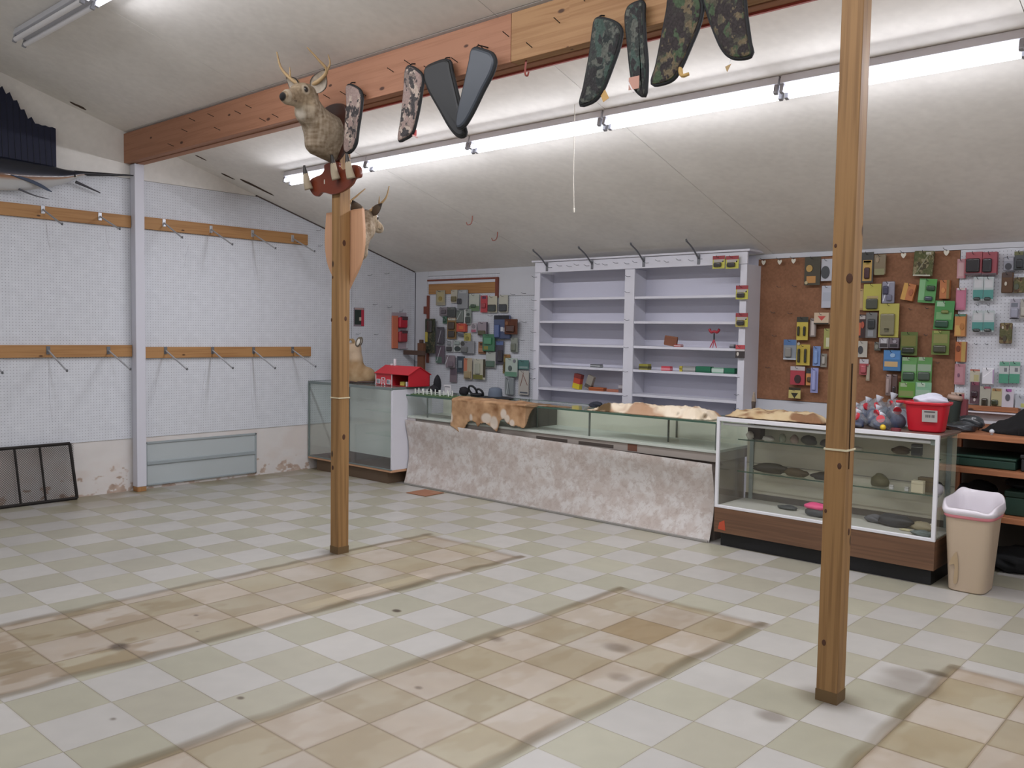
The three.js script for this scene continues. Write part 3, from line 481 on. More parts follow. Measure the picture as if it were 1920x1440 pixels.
{ // hoof rack below the first head
  const t = thing('hoof_rack', 'scrolled mahogany rack with three deer hooves below the deer head', 'rack');
  const pl = smooth([[3.125, 2.658], [3.288, 2.658], [3.287, 2.63], [3.33, 2.605], [3.44, 2.625], [3.51, 2.6], [3.515, 2.54], [3.46, 2.53], [3.43, 2.5], [3.34, 2.465], [3.22, 2.452], [3.1, 2.475], [3.05, 2.455], [3.0, 2.47], [2.955, 2.52], [2.965, 2.575], [3.03, 2.592], [3.1, 2.605], [3.125, 2.63]], 110);
  part(t, 'board', slab(pl, 0.022, 0.005, 3.586), M.mahogany);
  for (const [x, y] of [[2.985, 2.525], [3.295, 2.56], [3.455, 2.55]]) {
    const h = part(t, 'hoof_leg', rod([[x, y - 0.02, 3.63], [x - 0.004, y + 0.03, 3.645], [x - 0.008, y + 0.085, 3.652]], 0.031, 0.019, 10), mat(0xa3967f, 0.95));
    part(h, 'hoof', rod([[x - 0.008, y + 0.08, 3.652], [x - 0.01, y + 0.105, 3.655], [x - 0.014, y + 0.14, 3.66]], 0.0195, 0.008, 8), mat(0x2a251f, 0.5));
  }
  part(t, 'maker_tag', box(3.13, 3.137, 2.53, 2.56, 3.608, 3.611), mat(0xc9c4b4, 0.4));
}
{ // small mount standing on the showcase in the corner
  const tint = (x, y, z) => { const n = fbm(x * 20, y * 20 + z * 12, 15, 3) - 0.5; let c = mix3(lin('#9a7c58'), lin('#b39a78'), 0.5 + n * 1.5); c = mix3(c, lin('#c9b49c'), sst(0.2, 0.26, y) * 0.7); return c; };
  const g = body([[0.02, 0.06, 0, 0.13, 0.1, 0.06, 0, 0.1], [-0.02, 0.12, 0, 0.11, -0.01, 0.24, 0, 0.062], [-0.01, 0.24, 0, 0.06, -0.02, 0.34, 0, 0.055], [-0.02, 0.35, 0, 0.058, -0.08, 0.34, 0, 0.045], [-0.08, 0.34, 0, 0.045, -0.16, 0.28, 0, 0.026]], [0.0, 0.2, 0], 0.26, 72, 0.05, tint, 0.003, -9);
  const p = g.attributes.position; for (let i = 0; i < p.count; i++) if (p.getY(i) < 0.0) p.setY(i, 0);
  const t = thing('deer_bust', 'small tan deer bust standing on the corner showcase, half hidden by the timber post', 'deer bust');
  part(t, 'bust', g, M.fur);
  for (const s of [-1, 1]) { const e = new THREE.SphereGeometry(1, 14, 10); e.scale(0.028, 0.055, 0.014); e.rotateZ(-0.3); e.translate(0.025, 0.415, s * 0.055); part(t, 'ear', e, mat(0x6a6256, 0.95)); const c = new THREE.SphereGeometry(1, 12, 8); c.scale(0.016, 0.036, 0.006); c.rotateZ(-0.3); c.translate(0.027, 0.413, s * 0.055 + 0.012); part(t, 'inner_ear', c, mat(0xd8d2c6, 0.95)); const y = new THREE.SphereGeometry(0.012, 10, 8); y.translate(-0.07, 0.365, s * 0.045); part(t, 'eye', y, M.eye); }
  for (const s of [-1, 1]) part(t, 'antler', merge([rod([[-0.02, 0.395, s * 0.03], [-0.05, 0.44, s * 0.07], [-0.12, 0.42, s * 0.12], [-0.2, 0.4, s * 0.12]], 0.01, 0.003, 6), rod([[-0.12, 0.42, s * 0.12], [-0.16, 0.47, s * 0.115]], 0.006, 0.002, 5)]), M.antler);
  part(t, 'base', box(-0.1, 0.2, -0.0, 0.018, -0.12, 0.12, 0.006), M.darkplaque);
  t.position.set(0.53, 0.979, 1.3); t.rotation.y = 0.75; t.scale.setScalar(1.05); placed.add(t);
}

// ---------- gun cases hanging along the beam ----------
{
  const camoA = camoTex([[176, 160, 146], [126, 112, 104], [62, 58, 58], [148, 128, 120]], 201, 5), camoB = camoTex([[50, 54, 50], [34, 40, 38], [84, 86, 78], [60, 76, 68], [40, 38, 38]], 211, 4), camoC = camoTex([[72, 68, 54], [46, 42, 38], [98, 86, 64], [60, 76, 52], [42, 35, 34]], 221, 4);
  const soft = m => mat(0xffffff, 0.85, { map: m }), slick = mat(0x1b1d1d, 0.55), slick2 = mat(0x3a4047, 0.45);
  const cases = [
    ['camouflage soft gun case hanging beside the deer head', soft(camoA), [[3.4,3.134],[3.512,3.098],[3.55,3.054],[3.546,2.978],[3.514,2.847],[3.487,2.742],[3.415,2.703],[3.38,2.721],[3.385,2.883],[3.401,3.011]], 0, 3.6],
    ['narrow camouflage soft gun case with a red tag, hanging left of the two black ones', soft(camoA), [[3.989,3.144],[4.086,3.107],[4.13,3.058],[4.121,2.982],[4.081,2.83],[4.038,2.741],[3.97,2.718],[3.92,2.715],[3.943,2.851],[3.966,3.008]], 1, 3.6],
    ['plain black soft gun case leaning against the grey one to form a V', slick, [[4.358,3.112],[4.231,3.121],[4.157,3.103],[4.153,3.057],[4.182,2.987],[4.282,2.85],[4.378,2.725],[4.437,2.674],[4.472,2.663],[4.502,2.674],[4.493,2.709],[4.433,2.896],[4.382,3.044]], 0, 3.6],
    ['slate grey soft gun case meeting the black one to form a V', slick2, [[4.6,3.118],[4.699,3.09],[4.753,3.06],[4.774,3.018],[4.759,2.969],[4.687,2.877],[4.594,2.757],[4.544,2.71],[4.506,2.698],[4.484,2.71],[4.487,2.773],[4.54,2.935],[4.576,3.05]], 0, 3.65],
    ['dark green camouflage gun case with a yellow tag, first after the empty hook', soft(camoB), [[5.414,3.114],[5.49,3.095],[5.549,3.059],[5.569,3.026],[5.564,2.971],[5.516,2.857],[5.46,2.755],[5.422,2.72],[5.372,2.707],[5.328,2.709],[5.349,2.79],[5.385,2.955],[5.402,3.072]], 2, 3.6],
    ['slim blackish camouflage gun case with a red and white tag at its tip', soft(camoB), [[5.692,3.132],[5.646,3.138],[5.61,3.126],[5.598,3.094],[5.614,2.961],[5.638,2.804],[5.652,2.749],[5.684,2.708],[5.715,2.69],[5.722,2.741],[5.722,2.839],[5.706,2.967],[5.697,3.066]], 3, 3.6],
    ['large olive camouflage gun case with a curled tan tag near its tip', soft(camoC), [[5.844,3.121],[5.938,3.108],[6.003,3.074],[6.015,3.038],[6.006,2.974],[5.962,2.88],[5.909,2.784],[5.876,2.744],[5.824,2.731],[5.758,2.74],[5.78,2.818],[5.811,2.96],[5.834,3.07]], 4, 3.6],
    ['olive leaf camouflage gun case, last in the row before the bare post', soft(camoC), [[6.03,3.162],[6.197,3.129],[6.224,3.026],[6.231,2.97],[6.256,2.83],[6.266,2.773],[6.189,2.776],[6.157,2.794],[6.124,2.833],[6.078,2.927],[6.043,3.017],[6.021,3.089]], 5, 3.6]];
  for (const [label, m, poly, tagKind, z] of cases) {
    const t = thing('gun_case', label, 'gun case', 'soft gun cases hanging along the beam'), pl = smooth(poly, 60);
    part(t, 'shell', metreUV(slab(pl, 0.04, 0.014, z)), m);
    part(t, 'piping', rod([...pl, pl[0]].map(p => [p[0], p[1], z + 0.02]), 0.0105, 0.0105, 6, 70), mat(0x18191a, 0.75));
    const top = pl.reduce((a, b) => b[1] > a[1] ? b : a), low = pl.reduce((a, b) => b[1] < a[1] ? b : a);
    part(t, 'hanging_loop', rod([[top[0], top[1] - 0.012, z + 0.02], [top[0] - 0.004, top[1] + 0.02, z], [top[0], top[1] + 0.03, 3.568]], 0.004, 0.004, 5), M.iron);
    if (tagKind === 1) { part(t, 'tag', box(low[0] + 0.1, low[0] + 0.135, low[1] + 0.015, low[1] + 0.05, z + 0.012, z + 0.016), mat(0xc05a58, 0.6), 'red paper tag'); part(t, 'pull_cord', rod([[low[0] + 0.09, low[1] + 0.03, z + 0.02], [low[0] + 0.15, low[1] - 0.0, z + 0.02]], 0.005, 0.004, 5), mat(0xd8aaa4, 0.6)); }
    if (tagKind === 2) part(t, 'tag', slab([[low[0] + 0.11, low[1] + 0.04], [low[0] + 0.14, low[1] + 0.055], [low[0] + 0.165, low[1] + 0.01], [low[0] + 0.13, low[1] - 0.005]], 0.002, 0, z + 0.02), mat(0xc09a5c, 0.7), 'yellow card tag');
    if (tagKind === 3) { part(t, 'tag', box(low[0] - 0.075, low[0] - 0.015, low[1] + 0.035, low[1] + 0.095, z + 0.041, z + 0.043), mat(0xb98a78, 0.6), 'red and white tag'); part(t, 'tag_edge', rod([[low[0] - 0.08, low[1] + 0.08, z + 0.044], [low[0] - 0.045, low[1] + 0.02, z + 0.044]], 0.004, 0.004, 5), mat(0xe6dedc, 0.5)); }
    if (tagKind === 4) part(t, 'tag', rod([[low[0] + 0.115, low[1] + 0.06, z + 0.02], [low[0] + 0.135, low[1] + 0.015, z + 0.03], [low[0] + 0.165, low[1] + 0.02, z + 0.02]], 0.012, 0.008, 6), mat(0xb59458, 0.7), 'curled tan tag');
    if (tagKind === 5) { part(t, 'tag', slab([[low[0] - 0.1, low[1] - 0.02], [low[0] - 0.07, low[1] - 0.012], [low[0] - 0.09, low[1] - 0.045]], 0.002, 0, z + 0.02), mat(0xa58a5c, 0.7), 'small tan tag'); part(t, 'tag_string', rod([[low[0] - 0.06, low[1] + 0.04, z + 0.02], [low[0] - 0.085, low[1] - 0.016, z + 0.02]], 0.0015, 0.0015, 4), mat(0xe8e8e8, 0.5)); }
  }
  single('hanging_hook', 'empty steel screw hook under the beam at its plank joint', 'hook', rod([[4.88, 3.035, 3.54], [4.878, 2.985, 3.545], [4.885, 2.955, 3.55], [4.905, 2.945, 3.555], [4.918, 2.962, 3.56]], 0.006, 0.005, 6), mat(0x8d4438, 0.5));
  for (const [x, z, l] of [[2.227,1.265, 'rusty hook in the ceiling, upper of two over the empty shelves'], [2.201,.887, 'rusty hook in the ceiling, lower of two over the empty shelves']]) { const y = ceilAt(z) + 0.002; single('ceiling_hook', l, 'hook', rod([[x, y, z], [x + 0.005, y - 0.05, z + 0.01], [x - 0.005, y - 0.08, z + 0.02], [x - 0.035, y - 0.085, z + 0.03], [x - 0.05, y - 0.06, z + 0.03]], 0.005, 0.004, 6), mat(0x8a4a3c, 0.5)); }
  { const x = 4.5, z = 2.62, y = ceilAt(z); const t = thing('pull_string', 'thin white string hanging from the ceiling over the counter', 'string'); part(t, 'cord', rod([[x, y, z], [x, 2.6, z], [x + 0.01, 2.36, z]], 0.0025, 0.0025, 5), mat(0xd8d4c8, 0.8)); part(t, 'bead', rod([[x + 0.01, 2.37, z], [x + 0.01, 2.34, z]], 0.006, 0.005, 6), mat(0xd8d4c8, 0.6)); }
}

// ---------- showcases and counter ----------
{ // corner showcase
  const t = thing('corner_showcase', 'tall glass showcase with white end panel in the corner by the pegboard', 'showcase'), x0 = 0.03, x1 = 1.44, z0 = 1.03, z1 = 1.57;
  part(t, 'plinth', merge([box(0.12, 1.33, 0, 0.125, 1.5, 1.52), box(1.31, 1.33, 0, 0.125, 1.08, 1.5), box(0.12, 0.14, 0, 0.125, 1.08, 1.5)]), mat(0x6d5a48, 0.7));
  part(t, 'base_board', box(x0, x1, 0.125, 0.15, z0, z1, 0.004, 'x'), M.tanwood); part(t, 'floor_panel', box(x0 + 0.01, x1 - 0.02, 0.15, 0.158, z0 + 0.01, z1 - 0.02), mat(0x574b4a, 0.6), 'dark brown deck');
  part(t, 'end_panel', box(x1 - 0.02, x1, 0.15, 0.955, z0, z1 - 0.005, 0.003), M.white, 'white end panel');
  part(t, 'top_glass', box(x0, x1, 0.964, 0.976, z0, z1, 0.002), M.shelfGlass); part(t, 'front_glass', box(x0 + 0.012, x1 - 0.02, 0.15, 0.963, z1 - 0.012, z1 - 0.006), M.glass); part(t, 'side_glass', box(x0 + 0.002, x0 + 0.008, 0.15, 0.963, z0, z1 - 0.014), M.glass);
  const f = mat(0x7d8886, 0.45, { metalness: 0.3 });
  for (const [a, b, c, d, e, g] of [[x0, x1, 0.95, 0.978, z1 - 0.014, z1 + 0.002], [x0, x1, 0.955, 0.978, z0 - 0.002, z0 + 0.01], [x0, x0 + 0.014, 0.15, 0.955, z1 - 0.014, z1 + 0.002], [x1 - 0.02, x1 + 0.002, 0.955, 0.978, z0 + 0.01, z1 - 0.014], [x0, x0 + 0.012, 0.955, 0.978, z0 + 0.01, z1 - 0.014], [x0, x1, 0.145, 0.158, z1 - 0.014, z1 + 0.002]]) part(t, 'frame_rail', box(a, b, c, d, e, g, 0.002), f);
  for (const x of [1.0, 1.1, 0.05]) part(t, 'upright', box(x, x + 0.03, 0.158, 0.955, z0 + 0.012, z0 + 0.04, 0.002), mat(0x55625f, 0.5));
  for (const y of [0.44, 0.69]) part(t, 'shelf', box(0.72, x1 - 0.03, y, y + 0.008, z0 + 0.02, z0 + 0.3, 0.002), M.shelfGlass);
  part(t, 'back_panel', box(x0 + 0.02, x1 - 0.02, 0.158, 0.95, z0 + 0.002, z0 + 0.008), mat(0xe2e8e4, 0.4));
}
{ // long counter
  const t = thing('display_counter', 'long glass-topped counter with a bowed mottled stone-pattern front sheet', 'counter'), x0 = 1.448, x1 = 4.92, z0 = 0.86, z1 = 1.385;
  const P = [], I = [], UV = [], nx = 40, ny = 14;
  for (const s of [0, 1]) for (let i = 0; i <= nx; i++) for (let j = 0; j <= ny; j++) { const u = i / nx, v = j / ny, xx = 1.455 + 3.45 * u, bow = 0.06 * Math.sin(Math.PI * Math.min(1, v * 1.05)) * (0.65 + 0.35 * Math.cos(u * 7)), yy = v * (0.65 - 0.062 * u); P.push(xx, yy + 0.002, 1.418 - bow - v * 0.012 - s * 0.004); UV.push(xx, yy); }
  const W = (nx + 1) * (ny + 1); for (const s of [0, 1]) for (let i = 0; i < nx; i++) for (let j = 0; j < ny; j++) { const a = s * W + i * (ny + 1) + j, b = a + ny + 1; s ? I.push(a, a + 1, b, b, a + 1, b + 1) : I.push(a, b, a + 1, b, b + 1, a + 1); }
  for (let i = 0; i < nx; i++) { const a = i * (ny + 1) + ny, b = a + ny + 1; I.push(a, b, a + W, b, b + W, a + W); } for (const i of [0, nx]) for (let j = 0; j < ny; j++) { const a = i * (ny + 1) + j; I.push(a, a + W, a + 1, a + 1, a + W, a + W + 1); }
  const g = new THREE.BufferGeometry(); g.setAttribute('position', new THREE.Float32BufferAttribute(P, 3)); g.setAttribute('uv', new THREE.Float32BufferAttribute(UV, 2)); g.setIndex(I); g.computeVertexNormals();
  part(t, 'front_sheet', g, M.marble, 'pinkish white stone-pattern sheet bowed inwards');
  part(t, 'carcass', box(x0 + 0.06, x1 - 0.03, 0, 0.6, z0, 1.31), mat(0x8b8078, 0.8)); part(t, 'base_batten', box(x0 + 0.02, x1 - 0.02, 0, 0.018, 1.4, 1.43, 0.004, 'x'), mat(0x8d8a84, 0.7));
  part(t, 'ledge_board', box(x0, x1, 0.6, 0.668, z0, 1.362, 0.003, 'x'), mat(0x9a928a, 0.6));
  part(t, 'deck', box(x0, x1, 0.668, 0.69, z0, z1 - 0.012, 0.003), mat(0xb9bfb6, 0.5)); part(t, 'top_glass', box(x0, x1, 0.893, 0.903, z0, z1, 0.002), M.shelfGlass); part(t, 'front_glass', box(x0 + 0.01, x1 - 0.01, 0.69, 0.892, z1 - 0.016, z1 - 0.01), M.glass);
  part(t, 'top_edge', box(x0, x1, 0.89, 0.905, z1, z1 + 0.005, 0.001), M.glassEdge); part(t, 'top_edge', box(x0, x1, 0.89, 0.905, z0 - 0.005, z0, 0.001), M.glassEdge);
  part(t, 'back_panel', box(x0, x1, 0.69, 0.89, z0 + 0.005, z0 + 0.015), mat(0xcfd0c0, 0.5)); part(t, 'end_panel', box(x0, x0 + 0.008, 0.69, 0.892, z0, z1 - 0.02), M.glass);
  for (const [x, z] of [[1.72, z1 - 0.03], [1.9, z1 - 0.2], [3.72, z1 - 0.03], [4.27, z0 + 0.02], [4.38, z1 - 0.2], [4.9, z1 - 0.03], [3.0, z1 - 0.2]]) part(t, 'glass_post', box(x, x + 0.012, 0.69, 0.892, z - 0.006, z + 0.006), mat(0x5d655f, 0.4));
  part(t, 'divider_panel', box(2.98, 2.99, 0.69, 0.892, z0 + 0.02, z1 - 0.03), mat(0x5a574f, 0.6)); part(t, 'bare_patch', box(4.12, 4.21, 0.61, 0.664, 1.362, 1.364), mat(0x6b4636, 0.8));
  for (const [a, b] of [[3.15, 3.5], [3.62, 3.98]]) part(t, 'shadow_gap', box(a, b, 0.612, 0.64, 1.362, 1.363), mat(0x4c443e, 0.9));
  part(t, 'corner_tape', box(x0 - 0.003, x0 + 0.12, 0.6, 0.668, 1.363, 1.37, 0.002), mat(0xc9c2c2, 0.6));
}
{ // wood-based showcase
  const t = thing('showcase', 'glass showcase with white frame and brown wood-grain base beside the bin', 'showcase'), x0 = 4.965, x1 = 6.49, z0 = 1.0, z1 = 1.46, wf = mat(0xd9d9dc, 0.4);
  part(t, 'toe_kick', box(x0 + 0.03, x1 - 0.03, 0, 0.105, z0 + 0.03, z1 - 0.055), M.black); part(t, 'base', box(x0, x1, 0.105, 0.29, z0, z1, 0.003, 'x'), M.veneer); part(t, 'deck', box(x0 + 0.01, x1 - 0.01, 0.29, 0.3, z0 + 0.01, z1 - 0.015), mat(0xbdbbb2, 0.6));
  const rail = (a, b, c, d, e, f) => part(t, 'frame_rail', box(a, b, c, d, e, f, 0.003), wf);
  rail(x0, x1, 0.288, 0.308, z1 - 0.02, z1 + 0.003); rail(x0, x1, 0.925, 0.953, z1 - 0.022, z1 + 0.003); rail(x0, x0 + 0.024, 0.305, 0.93, z1 - 0.02, z1 + 0.003); rail(x1 - 0.024, x1, 0.305, 0.93, z1 - 0.02, z1 + 0.003);
  part(t, 'lamp_tube', rod([[x0 + 0.03, 0.903, z1 - 0.045], [x1 - 0.06, 0.903, z1 - 0.045]], 0.011, 0.011, 8), mat(0xeeeef2, 0.25), 'white lamp tube under the front rail'); part(t, 'tube_holder', box(x1 - 0.06, x1 - 0.03, 0.885, 0.92, z1 - 0.06, z1 - 0.03, 0.003), mat(0x8e9a96, 0.5));
  part(t, 'front_glass', box(x0 + 0.024, x1 - 0.024, 0.306, 0.926, z1 - 0.012, z1 - 0.007), M.glass); for (const x of [x0 + 0.002, x1 - 0.008]) part(t, 'side_glass', box(x, x + 0.006, 0.3, 0.925, z0 + 0.02, z1 - 0.02), M.glass);
  part(t, 'back_panel', box(x0 + 0.02, x1 - 0.02, 0.345, 0.935, z0 + 0.004, z0 + 0.012), mat(0xc0bba8, 0.55)); part(t, 'back_track', box(x0 + 0.02, x1 - 0.02, 0.3, 0.345, z0 + 0.002, z0 + 0.02), mat(0x5c564e, 0.5)); part(t, 'back_rail', box(x0 + 0.02, x1 - 0.02, 0.575, 0.58, z0 + 0.012, z0 + 0.015), mat(0x87837a, 0.5));
  part(t, 'top_board', box(x0, x1, 0.935, 0.95, z0, z1 - 0.022, 0.002, 'x'), mat(0x6d5c52, 0.45));
  for (const x of [x0 + 0.05, x1 - 0.075]) part(t, 'standard', box(x, x + 0.03, 0.3, 0.93, z0 + 0.013, z0 + 0.03, 0.002), mat(0x9aa3a0, 0.4, { metalness: 0.4 }));
  for (const y of [0.775, 0.535]) part(t, 'glass_shelf', box(x0 + 0.04, x1 - 0.06, y - 0.007, y, z0 + 0.03, z0 + 0.2, 0.001), M.shelfGlass);
  for (const y of [0.775, 0.535]) part(t, 'shelf_edge', box(x0 + 0.04, x1 - 0.06, y - 0.008, y, z0 + 0.2, z0 + 0.204), M.glassEdge);
  part(t, 'orange_mark', slab([[5.0, 0.13], [5.06, 0.125], [5.05, 0.2], [5.01, 0.18]], 0.002, 0, z1), mat(0xb0482c, 0.6), 'orange scuff');
}
// goods inside the showcase
{
  const yA = 0.776, yB = 0.536, yC = 0.301, G = 'small goods on the showcase shelves';
  const lump = (label, x, y, z, a, b, c, col, seed, cat = 'goods', rough = 0.6, amp = 0.35) => { const g = blob(a, b, c, seed, amp); g.translate(x, y, z); return single('shelf_item', label, cat, g, mat(col, rough), G); };
  const bx = (label, x, y, z, w, h, d, col, extra) => { const t = thing('small_box', label, 'box', G); part(t, 'carton', box(x - w / 2, x + w / 2, y, y + h, z - d / 2, z + d / 2, 0.003), mat(col, 0.6)); part(t, 'lid_seam', box(x - w / 2 - 0.001, x + w / 2 + 0.001, y + h * 0.72, y + h * 0.76, z - d / 2, z + d / 2 + 0.001), mat(extra ?? 0x4c4438, 0.7)); return t; };
  bx('dark brown box at the corner end of the top glass shelf', 5.1, yA, 1.1, 0.1, 0.1, 0.08, 0x3c2c26);
  lump('white shell figure in front of the dark brown box, top glass shelf', 5.08, yA, 1.16, 0.03, 0.035, 0.03, 0xc9c4ba, 1); lump('white crumpled paper after the dark brown box, top glass shelf', 5.22, yA, 1.15, 0.045, 0.022, 0.03, 0xd0ccc4, 2); lump('pale green jar-like lump on the top glass shelf', 5.33, yA, 1.15, 0.025, 0.035, 0.025, 0x9aa08c, 3); lump('pinkish lump between jar and figures, top glass shelf', 5.42, yA, 1.14, 0.03, 0.035, 0.03, 0xb09c90, 4);
  lump('black and white figure on the top glass shelf', 5.53, yA, 1.14, 0.06, 0.04, 0.03, 0x4a4640, 5, 'figure'); lump('grey stone-like piece on the top glass shelf', 5.66, yA, 1.14, 0.05, 0.03, 0.03, 0x55504a, 6); lump('brown carved piece on the top glass shelf beside the timber post', 5.76, yA, 1.14, 0.045, 0.04, 0.03, 0x5c463c, 7); lump('flat white card piece behind the post on the top shelf', 5.86, yA, 1.15, 0.05, 0.012, 0.03, 0xc4bfb0, 8);
  lump('low brown pouch on the top glass shelf past the post', 6.16, yA, 1.13, 0.06, 0.028, 0.04, 0x584a3c, 9); bx('dark square box with a pale disc on the top glass shelf', 6.26, yA, 1.13, 0.06, 0.075, 0.05, 0x3a3c3c, 0xb8bcb8);
  lump('long dark sheath at the corner end of the middle glass shelf', 5.23, yB, 1.13, 0.14, 0.04, 0.035, 0x39352c, 10, 'sheath'); lump('olive pouch in the middle of the row, middle glass shelf', 5.44, yB, 1.14, 0.09, 0.033, 0.035, 0x554a34, 11, 'pouch'); lump('dark folded sheath beside the post, middle glass shelf', 5.65, yB, 1.14, 0.1, 0.03, 0.035, 0x37332d, 12, 'sheath');
  lump('olive mound past the post on the middle glass shelf', 6.03, yB, 1.12, 0.06, 0.05, 0.04, 0x5c5634, 13); bx('tiny white tag box, first of two on the middle shelf', 6.12, yB, 1.17, 0.026, 0.03, 0.02, 0xd2d2d0); bx('tiny white tag box next to the cream box', 6.22, yB, 1.17, 0.026, 0.03, 0.02, 0xcfcfcd);
  bx('cream square box standing out on the middle glass shelf', 6.29, yB, 1.17, 0.075, 0.08, 0.05, 0xd6cdb0, 0xb9ae92); bx('brown box behind the cream one on the middle shelf', 6.32, yB, 1.09, 0.1, 0.095, 0.06, 0x6c5c40); lump('round black reel at the bin end of the middle glass shelf', 6.405, yB, 1.15, 0.035, 0.05, 0.03, 0x2a2a2a, 14, 'reel', 0.4, 0.15);
  const pk = thing('pink_pouch', 'bright pink topped black pouch on the showcase deck beside the post', 'pouch', G); const pg = blob(0.085, 0.035, 0.045, 21, 0.2); pg.translate(5.67, yC, 1.3); part(pk, 'pouch_body', pg, mat(0x3a3b3e, 0.6)); const pt = blob(0.08, 0.026, 0.042, 22, 0.25); pt.translate(5.66, yC + 0.048, 1.295); part(pk, 'flap', pt, mat(0xe84f86, 0.5));
  lump('flat dark knife sheath lying alone on the showcase deck', 5.42, yC, 1.22, 0.075, 0.018, 0.03, 0x3a3d3e, 23, 'sheath'); lump('small grey pouch just past the post on the showcase deck', 6.03, yC, 1.2, 0.06, 0.03, 0.04, 0x55565a, 24, 'pouch'); lump('large dark cap-like lump on the showcase deck', 6.17, yC, 1.22, 0.11, 0.045, 0.06, 0x2e3034, 25, 'pouch'); lump('tan leather holder on the showcase deck by the white tube', 6.33, yC, 1.2, 0.09, 0.03, 0.04, 0x8b8166, 26, 'holder'); lump('grey-green coil at the front of the showcase deck', 6.39, yC, 1.38, 0.075, 0.02, 0.035, 0x5e6a68, 27, 'coil'); lump('thin cream tag lying on the showcase deck', 6.27, yC, 1.31, 0.04, 0.007, 0.02, 0xb9b08c, 28, 'tag'); lump('white tube end on the showcase deck', 6.39, yC, 1.2, 0.015, 0.03, 0.015, 0xc4c2b4, 29, 'tube');
}

// ---------- white shelf unit ----------
const SX = [2.172, 3.3, 3.41, 4.56], SZ = 0.28, SH = [1.9, 1.668, 1.436, 1.212, 0.98];
{
  const t = thing('shelf_unit', 'large white open shelf unit with ten bays against the back wall', 'shelves');
  for (const [a, b] of [[SX[0], SX[0] + 0.07], [SX[1], SX[2]], [SX[3] - 0.062, SX[3]]]) part(t, 'stile', box(a, b, 0, 2.16, SZ - 0.02, SZ, 0.002), M.white);
  for (const [a, b] of [[SX[0] + 0.01, SX[0] + 0.03], [3.345, 3.365], [SX[3] - 0.025, SX[3] - 0.005]]) part(t, 'side_board', box(a, b, 0, 2.16, 0.012, SZ - 0.021), M.white);
  part(t, 'head_board', box(SX[0], SX[3], 2.163, 2.268, SZ - 0.02, SZ, 0.002), M.white); part(t, 'top_board', box(SX[0] - 0.03, SX[3] + 0.03, 2.27, 2.288, 0.012, SZ + 0.022, 0.003), M.white);
  part(t, 'back_board', box(SX[0] + 0.01, SX[3] - 0.01, 0, 2.25, 0.006, 0.011), mat(0xd0d0dc, 0.6));
  for (const y of [...SH, 0.745, 0.2]) { part(t, 'shelf', box(SX[0] + 0.032, 3.343, y - 0.02, y, 0.014, SZ - 0.022, 0.002), M.white); part(t, 'shelf', box(3.367, SX[3] - 0.027, y - 0.02, y, 0.014, SZ - 0.022, 0.002), M.white); }
  for (const y of SH) { part(t, 'shelf_lip', box(SX[0] + 0.072, SX[1] - 0.002, y - 0.022, y + 0.001, SZ - 0.021, SZ - 0.004, 0.002), M.white); part(t, 'shelf_lip', box(SX[2] + 0.002, SX[3] - 0.064, y - 0.022, y + 0.001, SZ - 0.021, SZ - 0.004, 0.002), M.white); }
}
{ // four steel bracket arms over the unit
  [[2.335, 0], [2.91, 1], [3.51, 2], [4.09, 3]].forEach(([x, k]) => {
    const t = thing('hanger_bracket', `dark steel slanting bracket arm, ${ORD[k]} from the corner on the shelf unit's head board`, 'bracket', 'steel bracket arms on the shelf unit');
    part(t, 'plate', box(x - 0.014, x + 0.014, 2.175, 2.262, SZ, SZ + 0.006, 0.002), M.steel); part(t, 'arm_bar', rod([[x, 2.225, SZ + 0.003], [x, 2.315, SZ + 0.12], [x, 2.365, SZ + 0.22]], 0.008, 0.007, 6), M.steel); part(t, 'end_stop', rod([[x, 2.362, SZ + 0.214], [x, 2.378, SZ + 0.226]], 0.01, 0.008, 6), M.steel);
  });
}
